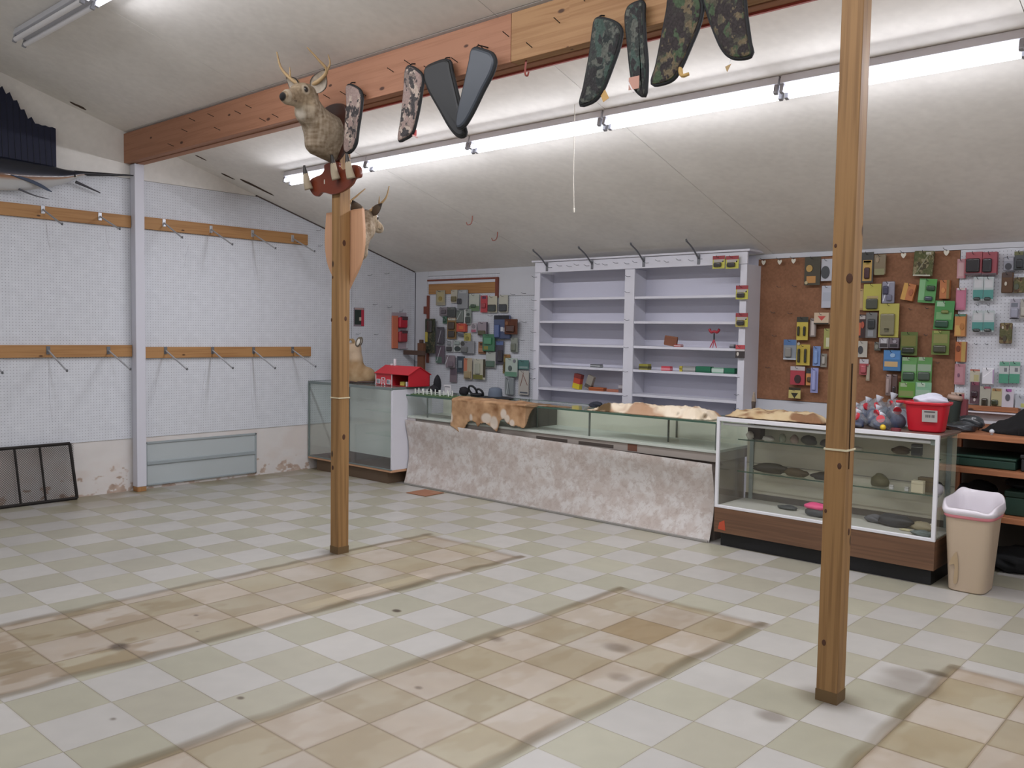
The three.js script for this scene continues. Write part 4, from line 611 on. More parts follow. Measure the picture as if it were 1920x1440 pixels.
// wire peg hooks
{
  const hook = single('peg_hook', '', 'hook', rod([[0, 0, 0], [0, -0.004, 0.05], [0, 0.006, 0.085]], 0.0025, 0.002, 5), M.steel); scene.remove(hook); taken.peg_hook = -1;
  let n = 0;
  const put = (x, y, z, label, group, rotY = 0) => { const o = hook.clone(); o.name = numbered('peg_hook'); o.userData = { label, category: 'hook', group }; o.position.set(x, y - 0.006, z + 0.0425 * Math.cos(rotY)); if (rotY) { o.rotation.y = rotY; o.position.set(x + 0.0425, y - 0.006, z); } scene.add(o); placed.add(o); };
  for (let k = 0; k < 16; k++) put(2.4 + k * 0.115 + (k % 3) * 0.012, 2.21 + (k % 2) * 0.012, SZ, `thin wire hook, ${ORD[k]} from the corner side along the shelf unit's head board`, 'wire hooks on the head board');
  [2.09, 1.94, 1.68, 1.42, 1.19, 0.96].forEach((y, k) => put(3.36, y, SZ, `thin wire hook, ${ORD[k]} from the top on the shelf unit's middle stile`, 'wire hooks on the middle stile'));
  [2.12, 1.88, 1.78, 1.55, 1.36, 1.17, 1.07].forEach((y, k) => put(2.2, y, SZ, `thin wire hook, ${ORD[k]} from the top on the stile beside the crowded pegboard`, 'wire hooks on the corner side stile'));
  [1.19, 1.04, 0.92].forEach((y, k) => put(4.52, y, SZ, `thin wire hook, ${ORD[k]} below the red and black packet on the shelf unit's end stile`, 'wire hooks on the end stile'));
  for (const [x, y, w] of [[4.586,2.214, 'first from the shelf unit'], [4.734,2.212, 'second from the shelf unit'], [4.858,2.216, 'third from the shelf unit'], [6.067,2.227, 'just before the red twin packet'], [5.755,2.222, 'between the clear bag and the camouflage bag']]) {
    const t = thing('tagged_hook', `wire hook with white heart tag, brown board, ${w}`, 'hook', 'hooks with white tags on the brown board');
    part(t, 'wire', rod([[x, y, 0.013], [x + 0.002, y - 0.004, 0.06], [x, y + 0.008, 0.1]], 0.0025, 0.002, 5), M.steel);
    part(t, 'tag', slab(smooth([[x + 0.015, y - 0.05], [x + 0.035, y - 0.02], [x + 0.028, y - 0.008], [x + 0.015, y - 0.016], [x + 0.002, y - 0.008], [x - 0.005, y - 0.02]], 24), 0.002, 0, 0.06), mat(0xd8d4c4, 0.6));
  }
  for (const [x, y, w] of [[4.742,1.974, 'upper'], [4.882,1.976, 'upper second'], [4.696,1.754, 'middle'], [4.852,1.744, 'middle second'], [4.718,1.551, 'lower'], [4.664,1.275, 'lowest'], [5.837,1.775, 'between green and yellow cards, first'], [5.955,1.783, 'between green and yellow cards, second'], [5.956,1.577, 'left of the olive green card'], [6.05,1.366, 'below the olive green card']]) put(x, y, 0.0125, `empty dark wire hook on the brown board's bare area, ${w}`, 'empty hooks on the brown board');
  [[6.312,1.515], [6.384,1.516], [6.311,1.805], [6.383,1.804]].forEach(([x, y], k) => put(x, y, 0.0145, `wire hook on the white pegboard around the teal cards, ${['under the lower pair, first', 'under the lower pair, second', 'under the upper pair, first', 'under the upper pair, second'][k]}`, 'wire hooks by the teal cards'));
  [[1.661,1.961], [1.816,1.97], [1.319,1.728], [1.831,1.658], [1.512,1.467], [1.805,1.461]].forEach(([x, y], k) => put(x, y, 0.0065, `empty wire hook on the crowded white pegboard near the brown holster, ${ORD[k]} from the top`, 'empty hooks near the holster'));
  [[.745,2.179], [.491,2.213], [.664,1.843], [.446,1.819], [.91,1.498], [.645,1.494], [1.458,2.626], [1.437,2.46]].forEach(([z, y], k) => put(0.0155, y, z, `thin wire hook on the pegboard wall near the corner, ${ORD[k]} from the top`, 'wire hooks near the corner', Math.PI / 2));
}

// ---------- packaged goods on the pegboards ----------
const fade = c => { if (typeof c !== 'number') return c; const k = new THREE.Color(c), g = (k.r + k.g + k.b) / 3, q = v => mix(v, g, 0.16); k.setRGB(q(k.r), q(k.g), q(k.b)); return k.getHex(); };   // sun-faded print
const wireM = mat(0x54565a, 0.4, { metalness: 0.7 });
function pillow(w, h, d, r) { const g = new RoundedBoxGeometry(w, h, d, 2, Math.min(r, d / 2.05, w / 2.05, h / 2.05)); return metreUV(g); }
function pack(z0, group, x, y, w, h, name, label, color, gap, feats = [], tilt = 0) {
  color = fade(color); feats = feats.map(f => [...f.slice(0, 5), fade(f[5])]);
  const t = thing(name, label, 'package', group), hw = w / 2, soft = name === 'clear_bag' || name === 'pouch';
  if (soft) { const g = pillow(w, h, 0.022, 0.01); g.translate(0, h / 2, gap + 0.011); part(t, 'bag', g, typeof color === 'object' ? color : mat(color, 0.28, { clearcoat: 0.8, clearcoatRoughness: 0.2 })); }
  else if (name === 'boxed_pack') part(t, 'carton', box(-hw, hw, 0, h, Math.max(0.002, gap - 0.02), gap + 0.022, 0.003), mat(color, 0.5));
  else part(t, 'card', box(-hw, hw, 0, h, gap, gap + 0.003), typeof color === 'object' ? color : mat(color, 0.5));
  const zf = gap + (soft ? 0.022 : name === 'boxed_pack' ? 0.022 : 0.003);
  for (const [k, a, b, c, d, col] of feats) {
    const X0 = -hw + a * w, X1 = -hw + c * w, Y0 = b * h, Y1 = d * h;
    if (k === 'p') part(t, 'printed_panel', box(X0, X1, Y0, Y1, zf - 0.001, zf + 0.001), mat(col, 0.5));
    else if (k === 'b') { const g = pillow(X1 - X0, Y1 - Y0, 0.026, 0.012); g.translate((X0 + X1) / 2, (Y0 + Y1) / 2, zf + 0.008); part(t, 'blister', g, mat(col, 0.2, { clearcoat: 1, clearcoatRoughness: 0.1 })); }
    else if (k === 'd') { const g = new THREE.CylinderGeometry(0.5, 0.5, 1, 18); g.rotateX(Math.PI / 2); g.scale(X1 - X0, Y1 - Y0, 0.008); g.translate((X0 + X1) / 2, (Y0 + Y1) / 2, zf + 0.002); part(t, 'round_item', g, mat(col, 0.4)); }
    else if (k === 't') part(t, 'printed_triangle', slab([[X0, Y1], [X1, Y1], [(X0 + X1) / 2, Y0]], 0.002, 0, zf - 0.0005), mat(col, 0.5));
    else if (k === 'l') part(t, 'print_bar', slab([[X0, Y0], [X0 + 0.008, Y0], [X1, Y1], [X1 - 0.008, Y1]], 0.0015, 0, zf), mat(col, 0.5));
    else if (k === 'n') { const n = 6; for (let q = 0; q < n; q++) { const yy = mix(Y0, Y1, (q + 0.5) / n); part(t, 'pellet_column', rod([[X0, yy, zf], [X1, yy, zf]], 0.005, 0.005, 5), mat(col, 0.5)); } }
  }
  part(t, 'hook_wire', rod([[0, h - 0.012, 0.0], [0, h - 0.014, zf + 0.035], [0, h + 0.001, zf + 0.05]], 0.002, 0.002, 5), wireM);
  t.position.set(x, y, z0); t.rotation.z = tilt; placed.add(t); return t;
}
{
  const G = 'packets on the crowded white pegboard', z = 0.0055, P = (...a) => pack(z, G, ...a), K = 'blister_card', S = 'clear_bag', camo = mat(0xffffff, 0.8, { map: camoTex([[70, 72, 58], [48, 50, 42], [96, 92, 70], [60, 66, 52]], 301, 7) });
  P(.486,1.852,.158,.176, K, 'tan packet with yellow print, first in the top row under the orange board', 0xa39c84, 0.02, [['p', .15, .2, .85, .9, 0xb5a878], ['d', .3, .3, .7, .6, 0xa08a3c]]);
  P(.723,1.878,.105,.151, K, 'cream packet with an olive picture, second in the top row', 0xb9b4a0, 0.025, [['b', .1, .1, .9, .5, 0x6e6438]]);
  P(.867,1.805,.166,.222, S, 'grey clear bag with a dark item, third in the top row', 0x8d9294, 0.015, [['b', .05, .25, .45, .55, 0x33343a], ['p', .2, .82, .9, .98, 0xa9adae]]);
  P(1.048,1.782,.162,.192, K, 'white card with a green foot, left of the red card', 0xb9bfb0, 0.02, [['p', 0, 0, 1, .3, 0x66835a], ['b', .2, .2, .7, .4, 0x3f5a40]]);
  P(1.213,1.765,.106,.19, K, 'narrow bright red card in the top row', 0xc03a42, 0.03, [['b', .2, .25, .8, .55, 0xa82c34], ['p', .2, .8, .8, .95, 0x6a3a5c]]);
  P(1.344,1.764,.141,.183, K, 'cream card with dark green blister, next to the red card', 0xc2bda4, 0.03, [['b', .08, .05, .92, .48, 0x353c34], ['l', .3, .05, .9, .4, 0x8a7a4c]]);
  P(1.507,1.764,.135,.192, K, 'cream card with dark blister, last in the top row', 0xbdbdab, 0.025, [['b', .08, .05, .92, .48, 0x30363a], ['l', .3, .1, .9, .45, 0xa9a489]]);
  P(.559,1.727,.148,.102, S, 'small mauve-grey bag in the second row', 0x857c82, 0.02, [['b', .3, .2, .8, .7, 0x5a5258]]);
  P(.694,1.716,.138,.112, S, 'dark green-grey bag beside the mauve one', 0x3d4440, 0.03, [['p', .1, .75, .9, .95, 0x6c706c]]);
  P(.828,1.649,.111,.145, S, 'grey-green wrapped packet below the dark-item bag', 0x6e7a72, 0.02, [['l', .1, .2, .8, .9, 0xc0c8c4]]);
  P(.948,1.627,.121,.177, K, 'white and dark green striped card in the second row', 0x8f9a92, 0.025, [['p', .05, .0, .25, 1, 0xd0d4d0], ['b', .3, .1, .9, .5, 0x3e4a44], ['d', .4, .55, .8, .75, 0x4a5650]]);
  P(.565,1.636,.074,.085, K, 'tiny green packet beside the brown and gold card', 0x4c7560, 0.02, [['b', .2, .2, .8, .7, 0x3b5c4c]]);
  P(.689,1.456,.154,.248, K, 'tall brown and gold card with dark figures', 0x8a6c3c, 0.025, [['p', .1, .88, .9, .98, 0xc2bfae], ['b', .15, .45, .85, .8, 0x4c3a24], ['b', .2, .08, .85, .38, 0x3a2e20]]);
  P(.862,1.543,.143,.095, 'boxed_pack', 'orange-red carton in the middle of the pegboard', 0xcf4a2c, 0.03, [['p', .3, .3, .8, .7, 0xd9702c]]);
  P(.851,1.487,.103,.05, S, 'small grey packet under the orange-red carton', 0x5e5e66, 0.02, [['p', .1, .7, .9, .95, 0x9a9aa0]]);
  P(.959,1.422,.108,.105, K, 'small yellow card under the orange-red carton', 0xb8ad4c, 0.035, [['d', .25, .2, .75, .65, 0x8f8838]]);
  P(1.05,1.54,.093,.105, K, 'small white card with a pink foot', 0xb6aeb4, 0.025, [['p', .1, 0, .9, .28, 0xb25a74], ['d', .2, .4, .8, .85, 0x8e8890]]);
  P(1.199,1.498,.159,.158, K, 'mauve card with dark edge above the bright green bag', 0x9b8f97, 0.03, [['p', .86, 0, 1, 1, 0x433c48], ['b', .1, .05, .8, .4, 0x544e2a]]);
  P(1.315,1.326,.187,.195, S, 'bright green bag in the middle of the pegboard', 0x357a52, 0.04, [['b', .2, .4, .8, .8, 0x4a9a6c], ['p', .15, .1, .5, .3, 0x8e8a34]]);
  P(1.181,1.295,.114,.137, K, 'brown and orange card half behind the green bag', 0x9a6a40, 0.02, [['b', .1, .1, .9, .5, 0xb07a4a], ['p', .2, .7, .9, .9, 0x5e4030]]);
  P(1.506,1.47,.247,.262, 'pouch', 'blue and black cloth pouch next to the brown holster', 0x3c4c74, 0.03, [['p', .05, .82, .95, 1, 0x2a2c34], ['p', .45, .32, .6, .5, 0xc9ccd2], ['p', .62, .3, .7, .48, 0xb4b8c2], ['b', .1, .05, .4, .6, 0x49639c]]);
  P(1.665,1.521,.185,.169, 'pouch', 'round brown leather holster hanging beside the blue pouch', mat(0x5e3420, 0.5), 0.058, [['b', .2, .15, .85, .6, 0x532c1a], ['d', .1, .6, .35, .85, 0x8a5a34]]);
  P(1.684,1.325,.1,.164, S, 'clear grey-green bag below the brown holster', 0x8f968a, 0.02, [['b', .15, .1, .85, .6, 0x747c6c]]);
  P(1.462,1.19,.117,.258, K, 'tall blue-grey card below the blue pouch', 0x4e4a58, 0.025, [['p', .05, .82, .95, .98, 0x5c74a8], ['b', .3, .1, .95, .6, 0x34323c]]);
  P(.514,1.39,.116,.205, S, 'dark purple-grey bag above the mauve and green packet', 0x4a4650, 0.03, [['l', .2, .1, .7, .8, 0xb8b8c0]]);
  P(.501,1.167,.15,.206, K, 'mauve and green slanted packet near the wooden cross', 0x6b5c68, 0.03, [['p', 0, 0, .7, .35, 0x5c7a6c], ['l', .1, .1, .6, .9, 0xd0d4d8]]);
  P(.355,1.277,.169,.415, 'pouch', 'long camouflage bag with a yellow flash beside the window trim', camo, 0.05, [['p', .05, .33, .3, .62, 0xc4b432], ['b', .3, .6, .8, .95, 0x34302c]]);
  P(.652,1.303,.106,.142, K, 'white card with one dark knob, left of its twin', 0xbdbfc0, 0.02, [['b', .1, .05, .9, .45, 0x3b3838], ['b', .2, .55, .8, .9, 0x8b8f90]]);
  P(.783,1.306,.133,.135, K, 'white card with a dark round lens, right of its twin', 0xbcc4be, 0.02, [['d', .15, .05, .9, .5, 0x3f4a48], ['b', .2, .6, .8, .92, 0x9aa8a2]]);
  P(.964,1.289,.212,.15, S, 'wide pale grey bag in the middle row', 0x8e9094, 0.02, [['b', .05, .1, .55, .55, 0x6e706e], ['d', .0, .6, .3, .95, 0x545450]]);
  P(.689,1.117,.153,.147, S, 'mauve bag with shiny streaks near the wooden cross', 0x86767e, 0.03, [['l', .0, .3, .35, .95, 0xe4e4ea], ['b', .4, .1, .9, .5, 0x7a6a74]]);
  P(.719,.948,.114,.164, K, 'narrow mauve strip card under the mauve bag', 0x84747c, 0.02, [['p', .1, .5, .9, .95, 0x6a5a66]]);
  P(.854,1.067,.127,.19, K, 'slate blue card with dark item in the lower row', 0x44505c, 0.03, [['b', .25, .25, .75, .75, 0x77848c]]);
  P(.975,.995,.136,.245, K, 'cream card with orange side in the lower row', 0xb9ab8c, 0.035, [['p', 0, .35, .4, .98, 0xd07a54], ['b', .15, .05, .9, .4, 0xb09a6c]]);
  P(1.162,1.004,.191,.231, K, 'cream card with olive foot and dark edge in the lower row', 0xc2c0ac, 0.04, [['p', .82, .1, 1, 1, 0x4a4030], ['p', 0, 0, .8, .22, 0x7d7c34], ['b', .2, .25, .6, .8, 0xaeb09c]]);
  P(1.332,1.142,.146,.179, K, 'white and green card right of the cream ones', 0xb4bab0, 0.03, [['b', .05, .05, .95, .45, 0x54705e]]);
  P(1.563,1.087,.109,.214, K, 'olive yellow narrow card beside the white and green bag', 0x8c7a3c, 0.02, [['p', .2, .85, 1, .98, 0x9a6c34], ['b', .2, .1, .8, .6, 0x5e542c]]);
  P(1.664,1.059,.178,.202, S, 'white and green bag in the lowest corner by the shelf unit', 0xb4c4b8, 0.04, [['p', 0, 0, 1, .25, 0x67987c], ['d', .3, .3, .6, .6, 0x5e6c66], ['d', .7, .75, .9, .95, 0x7c7c84]]);
  P(1.823,1.146,.154,.1, K, 'teal card above the tall white pack', 0x4d8078, 0.03, [['p', .1, .1, .9, .3, 0x8fa8a0]]);
  P(1.83,.867,.147,.263, K, 'tall white pack with a brown curved print by the shelf unit', 0xbfbab0, 0.03, [['l', .15, .35, .5, .9, 0x8a5440], ['l', .85, .4, .5, .8, 0x8a5440], ['p', .15, .06, .9, .12, 0x5c6470]]);
  P(1.63,.855,.129,.192, S, 'clear grey bag of strips at the pegboard foot', 0x8c9496, 0.03, [['l', .2, .05, .5, .95, 0xc4ccce], ['l', .6, .05, .4, .9, 0x60686c]]);
}
{
  const G = 'packets on the brown board', z = 0.0125, P = (...a) => pack(z, G, ...a), K = 'blister_card', S = 'clear_bag', camo = mat(0xffffff, 0.8, { map: camoTex([[104, 98, 66], [74, 68, 48], [138, 130, 100], [88, 92, 58]], 311, 7) });
  P(5.043,1.98,.137,.234, K, 'olive-brown packet with yellow disc and orange label at the board top', 0x3f3a24, 0.05, [['d', .12, .47, .52, .72, 0xb8902e], ['p', .15, .08, .72, .32, 0xc0852a], ['d', .05, .03, .25, .15, 0xb8a878]]);
  P(5.159,2.013,.091,.181, K, 'white card with a dark disc half behind the bare post', 0xb9bcc4, 0.04, [['d', .02, .1, .8, .68, 0x3a3f44], ['p', .3, .5, .45, .62, 0x9aa0a8]]);
  P(5.167,1.791,.091,.182, K, 'plain white card under the dark disc card beside the post', 0xb4b8c6, 0.03, [['p', .1, .3, .9, .7, 0xa8adbb]]);
  P(5.142,1.654,.125,.096, 'boxed_pack', 'cream carton with a red triangle beside the post', 0xcdb493, 0.05, [['t', .25, .3, .8, .7, 0xc83a2c], ['p', 0, 0, 1, .12, 0x2f2a1c]]);
  P(4.969,1.519,.1,.196, K, 'yellow card with black bars and a black cap, upper of two', 0xc9b31e, 0.04, [['p', 0, .78, 1, 1, 0x36362c], ['b', .1, .18, .3, .6, 0x2c2a16], ['b', .62, .18, .82, .6, 0x2c2a16]]);
  P(4.984,1.307,.118,.176, K, 'yellow card with black bars, lower of two', 0xc2a81c, 0.04, [['b', .12, .12, .3, .8, 0x33301a], ['b', .6, .12, .78, .8, 0x33301a], ['d', .05, .95, .25, 1.1, 0xb8b4a0]]);
  P(5.062,1.546,.055,.159, S, 'slim clear pack right of the upper yellow card', 0x8a7c74, 0.03, [['p', .3, .1, .8, .85, 0xc4b8ae]]);
  P(5.187,1.452,.067,.167, K, 'yellow-green card touching the bare post', 0xa3a24e, 0.03, [['p', .3, .1, .9, .55, 0xc9c8a4]]);
  P(4.861,1.35,.115,.172, K, 'blue-headed grey card, outermost packet toward the shelf unit', 0x8c949c, 0.03, [['p', 0, .72, .95, 1, 0x4a78b0], ['b', .15, .12, .65, .62, 0x8c8a84], ['p', 0, 0, 1, .07, 0xb9c0c6]]);
  P(5.102,1.306,.063,.164, K, 'sky blue tube card right of the lower yellow card', 0x6f90c6, 0.04, [['b', .2, .1, .7, .8, 0x7aa0d8], ['d', .3, .3, .6, .5, 0xc8d4e4]]);
  P(5.16,1.298,.052,.112, K, 'small grey strap card beside the post', 0x8a8478, 0.03, [['b', .3, .2, .8, .8, 0xb4aea2]]);
  P(4.941,1.139,.128,.156, K, 'red card with a white top and dark reel', 0xb02c3c, 0.04, [['p', 0, .78, 1, 1, 0xb8b0b0], ['d', .3, .08, .75, .55, 0x40282a]]);
  P(5.042,1.139,.058,.144, K, 'orange and black card between red card and lavender tube', 0xd08a34, 0.03, [['p', 0, .7, 1, 1, 0x3a3a40], ['b', .2, .2, .8, .5, 0x5a4420]]);
  P(5.094,1.08,.063,.21, K, 'lavender tube card at the board foot', 0x8c92c8, 0.05, [['b', .25, .1, .75, .9, 0x9aa2d8]]);
  P(4.925,1.023,.105,.083, K, 'pale yellow card with a black shape, lowest on the board', 0xc2b45c, 0.05, [['p', 0, .85, 1, 1.1, 0x3a301e], ['t', .2, 0, .8, .55, 0x2c2a1c]]);
  P(5.495,1.989,.098,.243, K, 'black-topped yellow card with a dark red bottle print, first past the post', 0x3a3a34, 0.05, [['p', .14, .06, .88, .74, 0xc49a3a], ['b', .3, .12, .75, .5, 0x4a2428], ['p', .2, .6, .8, .72, 0xcdb23c]]);
  P(5.591,2.048,.094,.164, S, 'clear brownish bag beside the bottle print card', 0x7d6a44, 0.03, [['p', .1, .0, .9, .3, 0x8c8a5c], ['d', .2, .6, .45, .85, 0xa08a68]]);
  P(5.917,2.028,.147,.194, S, 'large camouflage cloth in a clear bag near the board top', camo, 0.04, [['p', .05, 0, .9, .06, 0xb9b8a4], ['l', .2, .15, .8, .9, 0x8c8a6a], ['p', .6, .85, .85, .95, 0xb8b6a2]], -0.05);
  P(6.188,2.005,.061,.145, K, 'pink-white card with red edge beside the red twin packet', 0xc08a90, 0.03, [['p', .85, 0, 1, 1, 0xb03c4a], ['p', .15, .1, .75, .8, 0xc9a0a2]]);
  P(5.54,1.766,.138,.212, K, 'yellow card with a dark dome blister, upper of two', 0xb9b22c, 0.04, [['b', .18, .05, .85, .45, 0x4c5040], ['d', .3, .18, .7, .38, 0xa0a498], ['p', .2, .42, .85, .55, 0xb09a5c]]);
  P(5.678,1.555,.154,.266, K, 'tall yellow card with clear grey blister, lower of two', 0xb9b03a, 0.045, [['b', .1, .05, .82, .7, 0x86805c], ['d', .35, .35, .6, .5, 0xc9c8b4], ['b', .25, .1, .65, .3, 0x4a463a]]);
  P(5.452,1.771,.039,.172, K, 'narrow tan strip card tight against the post', 0xb08c54, 0.03, [['p', .2, .1, .8, .9, 0xbb9a64]]);
  P(5.668,1.821,.097,.174, S, 'clear bag of navy pieces between yellow and orange packs', 0x8a8a9c, 0.04, [['b', .1, .4, .55, .8, 0x3c3c58], ['b', .4, .1, .85, .4, 0x6c6e84], ['l', .1, .1, .6, .95, 0xd4d6e2]]);
  P(5.804,1.845,.091,.131, 'boxed_pack', 'tilted orange carton with a yellow side', 0xc0702a, 0.03, [['p', 0, 0, .38, 1, 0xcf9a2e], ['d', .55, .3, .9, .7, 0xa8561c]], -0.22);
  P(5.95,1.824,.127,.184, K, 'light green card with dark insect shapes, highest of the greens', 0x4f9a4c, 0.04, [['p', .02, .1, .35, .95, 0x7cb87c], ['b', .45, .5, .95, .72, 0x2c4a30], ['b', .4, .08, .85, .28, 0x3c4c58], ['p', .45, .78, .98, .98, 0x4aa038]], -0.06);
  P(6.08,1.852,.069,.142, 'boxed_pack', 'upright orange carton near the board top', 0xbc6c26, 0.03, [['p', .72, 0, 1, 1, 0x8a6a24], ['d', .2, .3, .6, .6, 0xd08434]]);
  P(6.193,1.768,.07,.165, K, 'pink card below the pink-white one at the board edge', 0xb8607c, 0.03, [['p', .1, .1, .85, .85, 0xc46a8a], ['p', .1, .9, .9, 1, 0xc8bcb8]]);
  P(6.081,1.621,.138,.216, K, 'large green card with dark blister below the insect card', 0x3f9246, 0.05, [['b', .08, .06, .78, .32, 0x28543c], ['p', .1, .35, .9, .6, 0x72a868], ['p', .1, .8, .5, .97, 0x9cc49c], ['b', .35, .55, .75, .68, 0x7e8a40]], -0.04);
  P(6.2,1.568,.075,.168, 'boxed_pack', 'orange-yellow carton with green top at the board edge', 0xc48030, 0.03, [['p', 0, .9, 1, 1, 0x4c7c62], ['p', .1, .05, .6, .5, 0xd2a040], ['d', .5, .3, .9, .6, 0xb07020]]);
  P(6.211,1.379,.072,.151, 'boxed_pack', 'orange carton with a yellow side strip at the board edge', 0xb8601c, 0.03, [['p', .6, 0, 1, 1, 0xb9943c], ['d', .1, .5, .5, .8, 0x7c3c14]]);
  P(6.21,1.207,.074,.156, K, 'rose card with a faint figure, lowest pink at the board edge', 0xb0747c, 0.03, [['p', .1, .1, .8, .85, 0xb98088], ['d', .3, .35, .5, .55, 0x7c5068]]);
  P(5.546,1.548,.087,.202, K, 'grey pack with a dark window, past the post', 0x70706e, 0.05, [['b', .2, .35, .85, .75, 0x2e3232], ['p', .2, .05, .7, .3, 0x8c9094]]);
  P(5.468,1.547,.064,.188, K, 'black and orange card touching the post', 0x3c2422, 0.04, [['p', 0, .1, .35, .65, 0xc8602c], ['p', .2, .8, .9, .95, 0xb8b0aa], ['d', .4, .4, .8, .7, 0xb0492a]]);
  P(6.069,1.428,.125,.183, K, 'olive green card with a brown blister, below the large green card', 0x6d8430, 0.05, [['b', .12, .08, .85, .4, 0x4a4c34], ['p', .1, .48, .9, .85, 0x8c8c44], ['p', .1, .9, .5, 1, 0xa0a84c]]);
  P(5.84,1.416,.126,.182, K, 'olive green card with a black blister, beside the blue pack', 0x5c7028, 0.05, [['b', .12, .08, .85, .35, 0x2c3424], ['p', .05, .4, .9, .85, 0x79782c]]);
  P(5.651,1.467,.075,.082, 'boxed_pack', 'silver and dark small pack, first of the pair over the blue pack', 0x8a8488, 0.04, [['p', .1, .1, .9, .45, 0x3a3234], ['p', .2, .5, .8, .9, 0xc4c4c8]]);
  P(5.729,1.469,.072,.082, 'boxed_pack', 'mauve and dark small pack, second of the pair over the blue pack', 0x746870, 0.04, [['p', .1, .1, .9, .4, 0x302a2e], ['d', .4, .5, .8, .8, 0xa49ca4]]);
  P(5.595,1.445,.054,.072, S, 'tiny grey-green bag beside the silver pack', 0x6c6c60, 0.02, [['d', .2, .2, .7, .7, 0x8c8c80]]);
  P(5.477,1.39,.073,.131, K, 'white card with a half dark disc near the post', 0xb9b4a6, 0.03, [['d', 0, .2, .55, .7, 0x45464a]]);
  P(5.719,1.29,.131,.164, 'boxed_pack', 'bright blue pack with a cream and orange band', 0x2f74a8, 0.04, [['p', .05, .55, .95, .95, 0x3c82c2], ['p', .08, .2, .85, .45, 0xc8a468], ['d', .4, .65, .7, .85, 0x8cb4d8]]);
  P(5.493,1.249,.072,.126, K, 'white-topped red card near the post, low on the board', 0xb4484e, 0.03, [['p', 0, .72, 1, 1, 0xc0babc], ['b', .2, .1, .8, .6, 0xbe5058]]);
  P(5.846,1.204,.111,.197, K, 'light green card with dark lure, first of the wide pair', 0x5f9e50, 0.04, [['b', .1, .08, .9, .42, 0x35503a], ['p', .05, .45, .95, .72, 0x8caa84], ['p', .02, .86, .5, 1, 0x98b48c]]);
  P(5.959,1.21,.11,.195, K, 'light green card with dark lure, second of the wide pair', 0x58984a, 0.04, [['b', .1, .08, .9, .42, 0x485648], ['p', .05, .45, .95, .72, 0x90a88c], ['p', .1, .86, .5, 1, 0xa0b894]]);
  P(5.839,1.086,.123,.119, K, 'vivid green card low on the board, partly behind the red bucket', 0x5e9a2c, 0.05, [['p', .05, .1, .9, .45, 0x84944c], ['p', .1, .7, .5, .95, 0xa2b888]]);
  P(5.961,1.094,.117,.117, K, 'pale mint green card above the white bag in the bucket', 0x7cb48c, 0.05, [['p', .05, .1, .9, .5, 0x98bca0], ['p', .1, .7, .6, .95, 0xb4ccb4]]);
  P(5.698,1.093,.043,.17, S, 'slim pinkish clear pack, first of two beside the green cards', 0x9a8480, 0.04, [['b', .2, .1, .8, .8, 0xb09a94]]);
  P(5.745,1.096,.042,.169, S, 'slim dark brown clear pack, second of two beside the green cards', 0x5e4640, 0.04, [['b', .2, .05, .8, .45, 0x36282a]]);
  P(5.527,1.203,.028,.13, K, 'thin pale stick card near the red and white card', 0x9c8e78, 0.03, [['p', .2, .1, .8, .9, 0xaca088]]);
  P(6.21,1.026,.092,.122, K, 'cream and rose packet standing low at the board edge', 0xb09080, 0.06, [['p', .6, 0, 1, .9, 0xa84c56], ['b', .0, 0, .55, .5, 0x3c4438], ['p', .0, .75, .8, 1, 0xc8b09c]]);
}
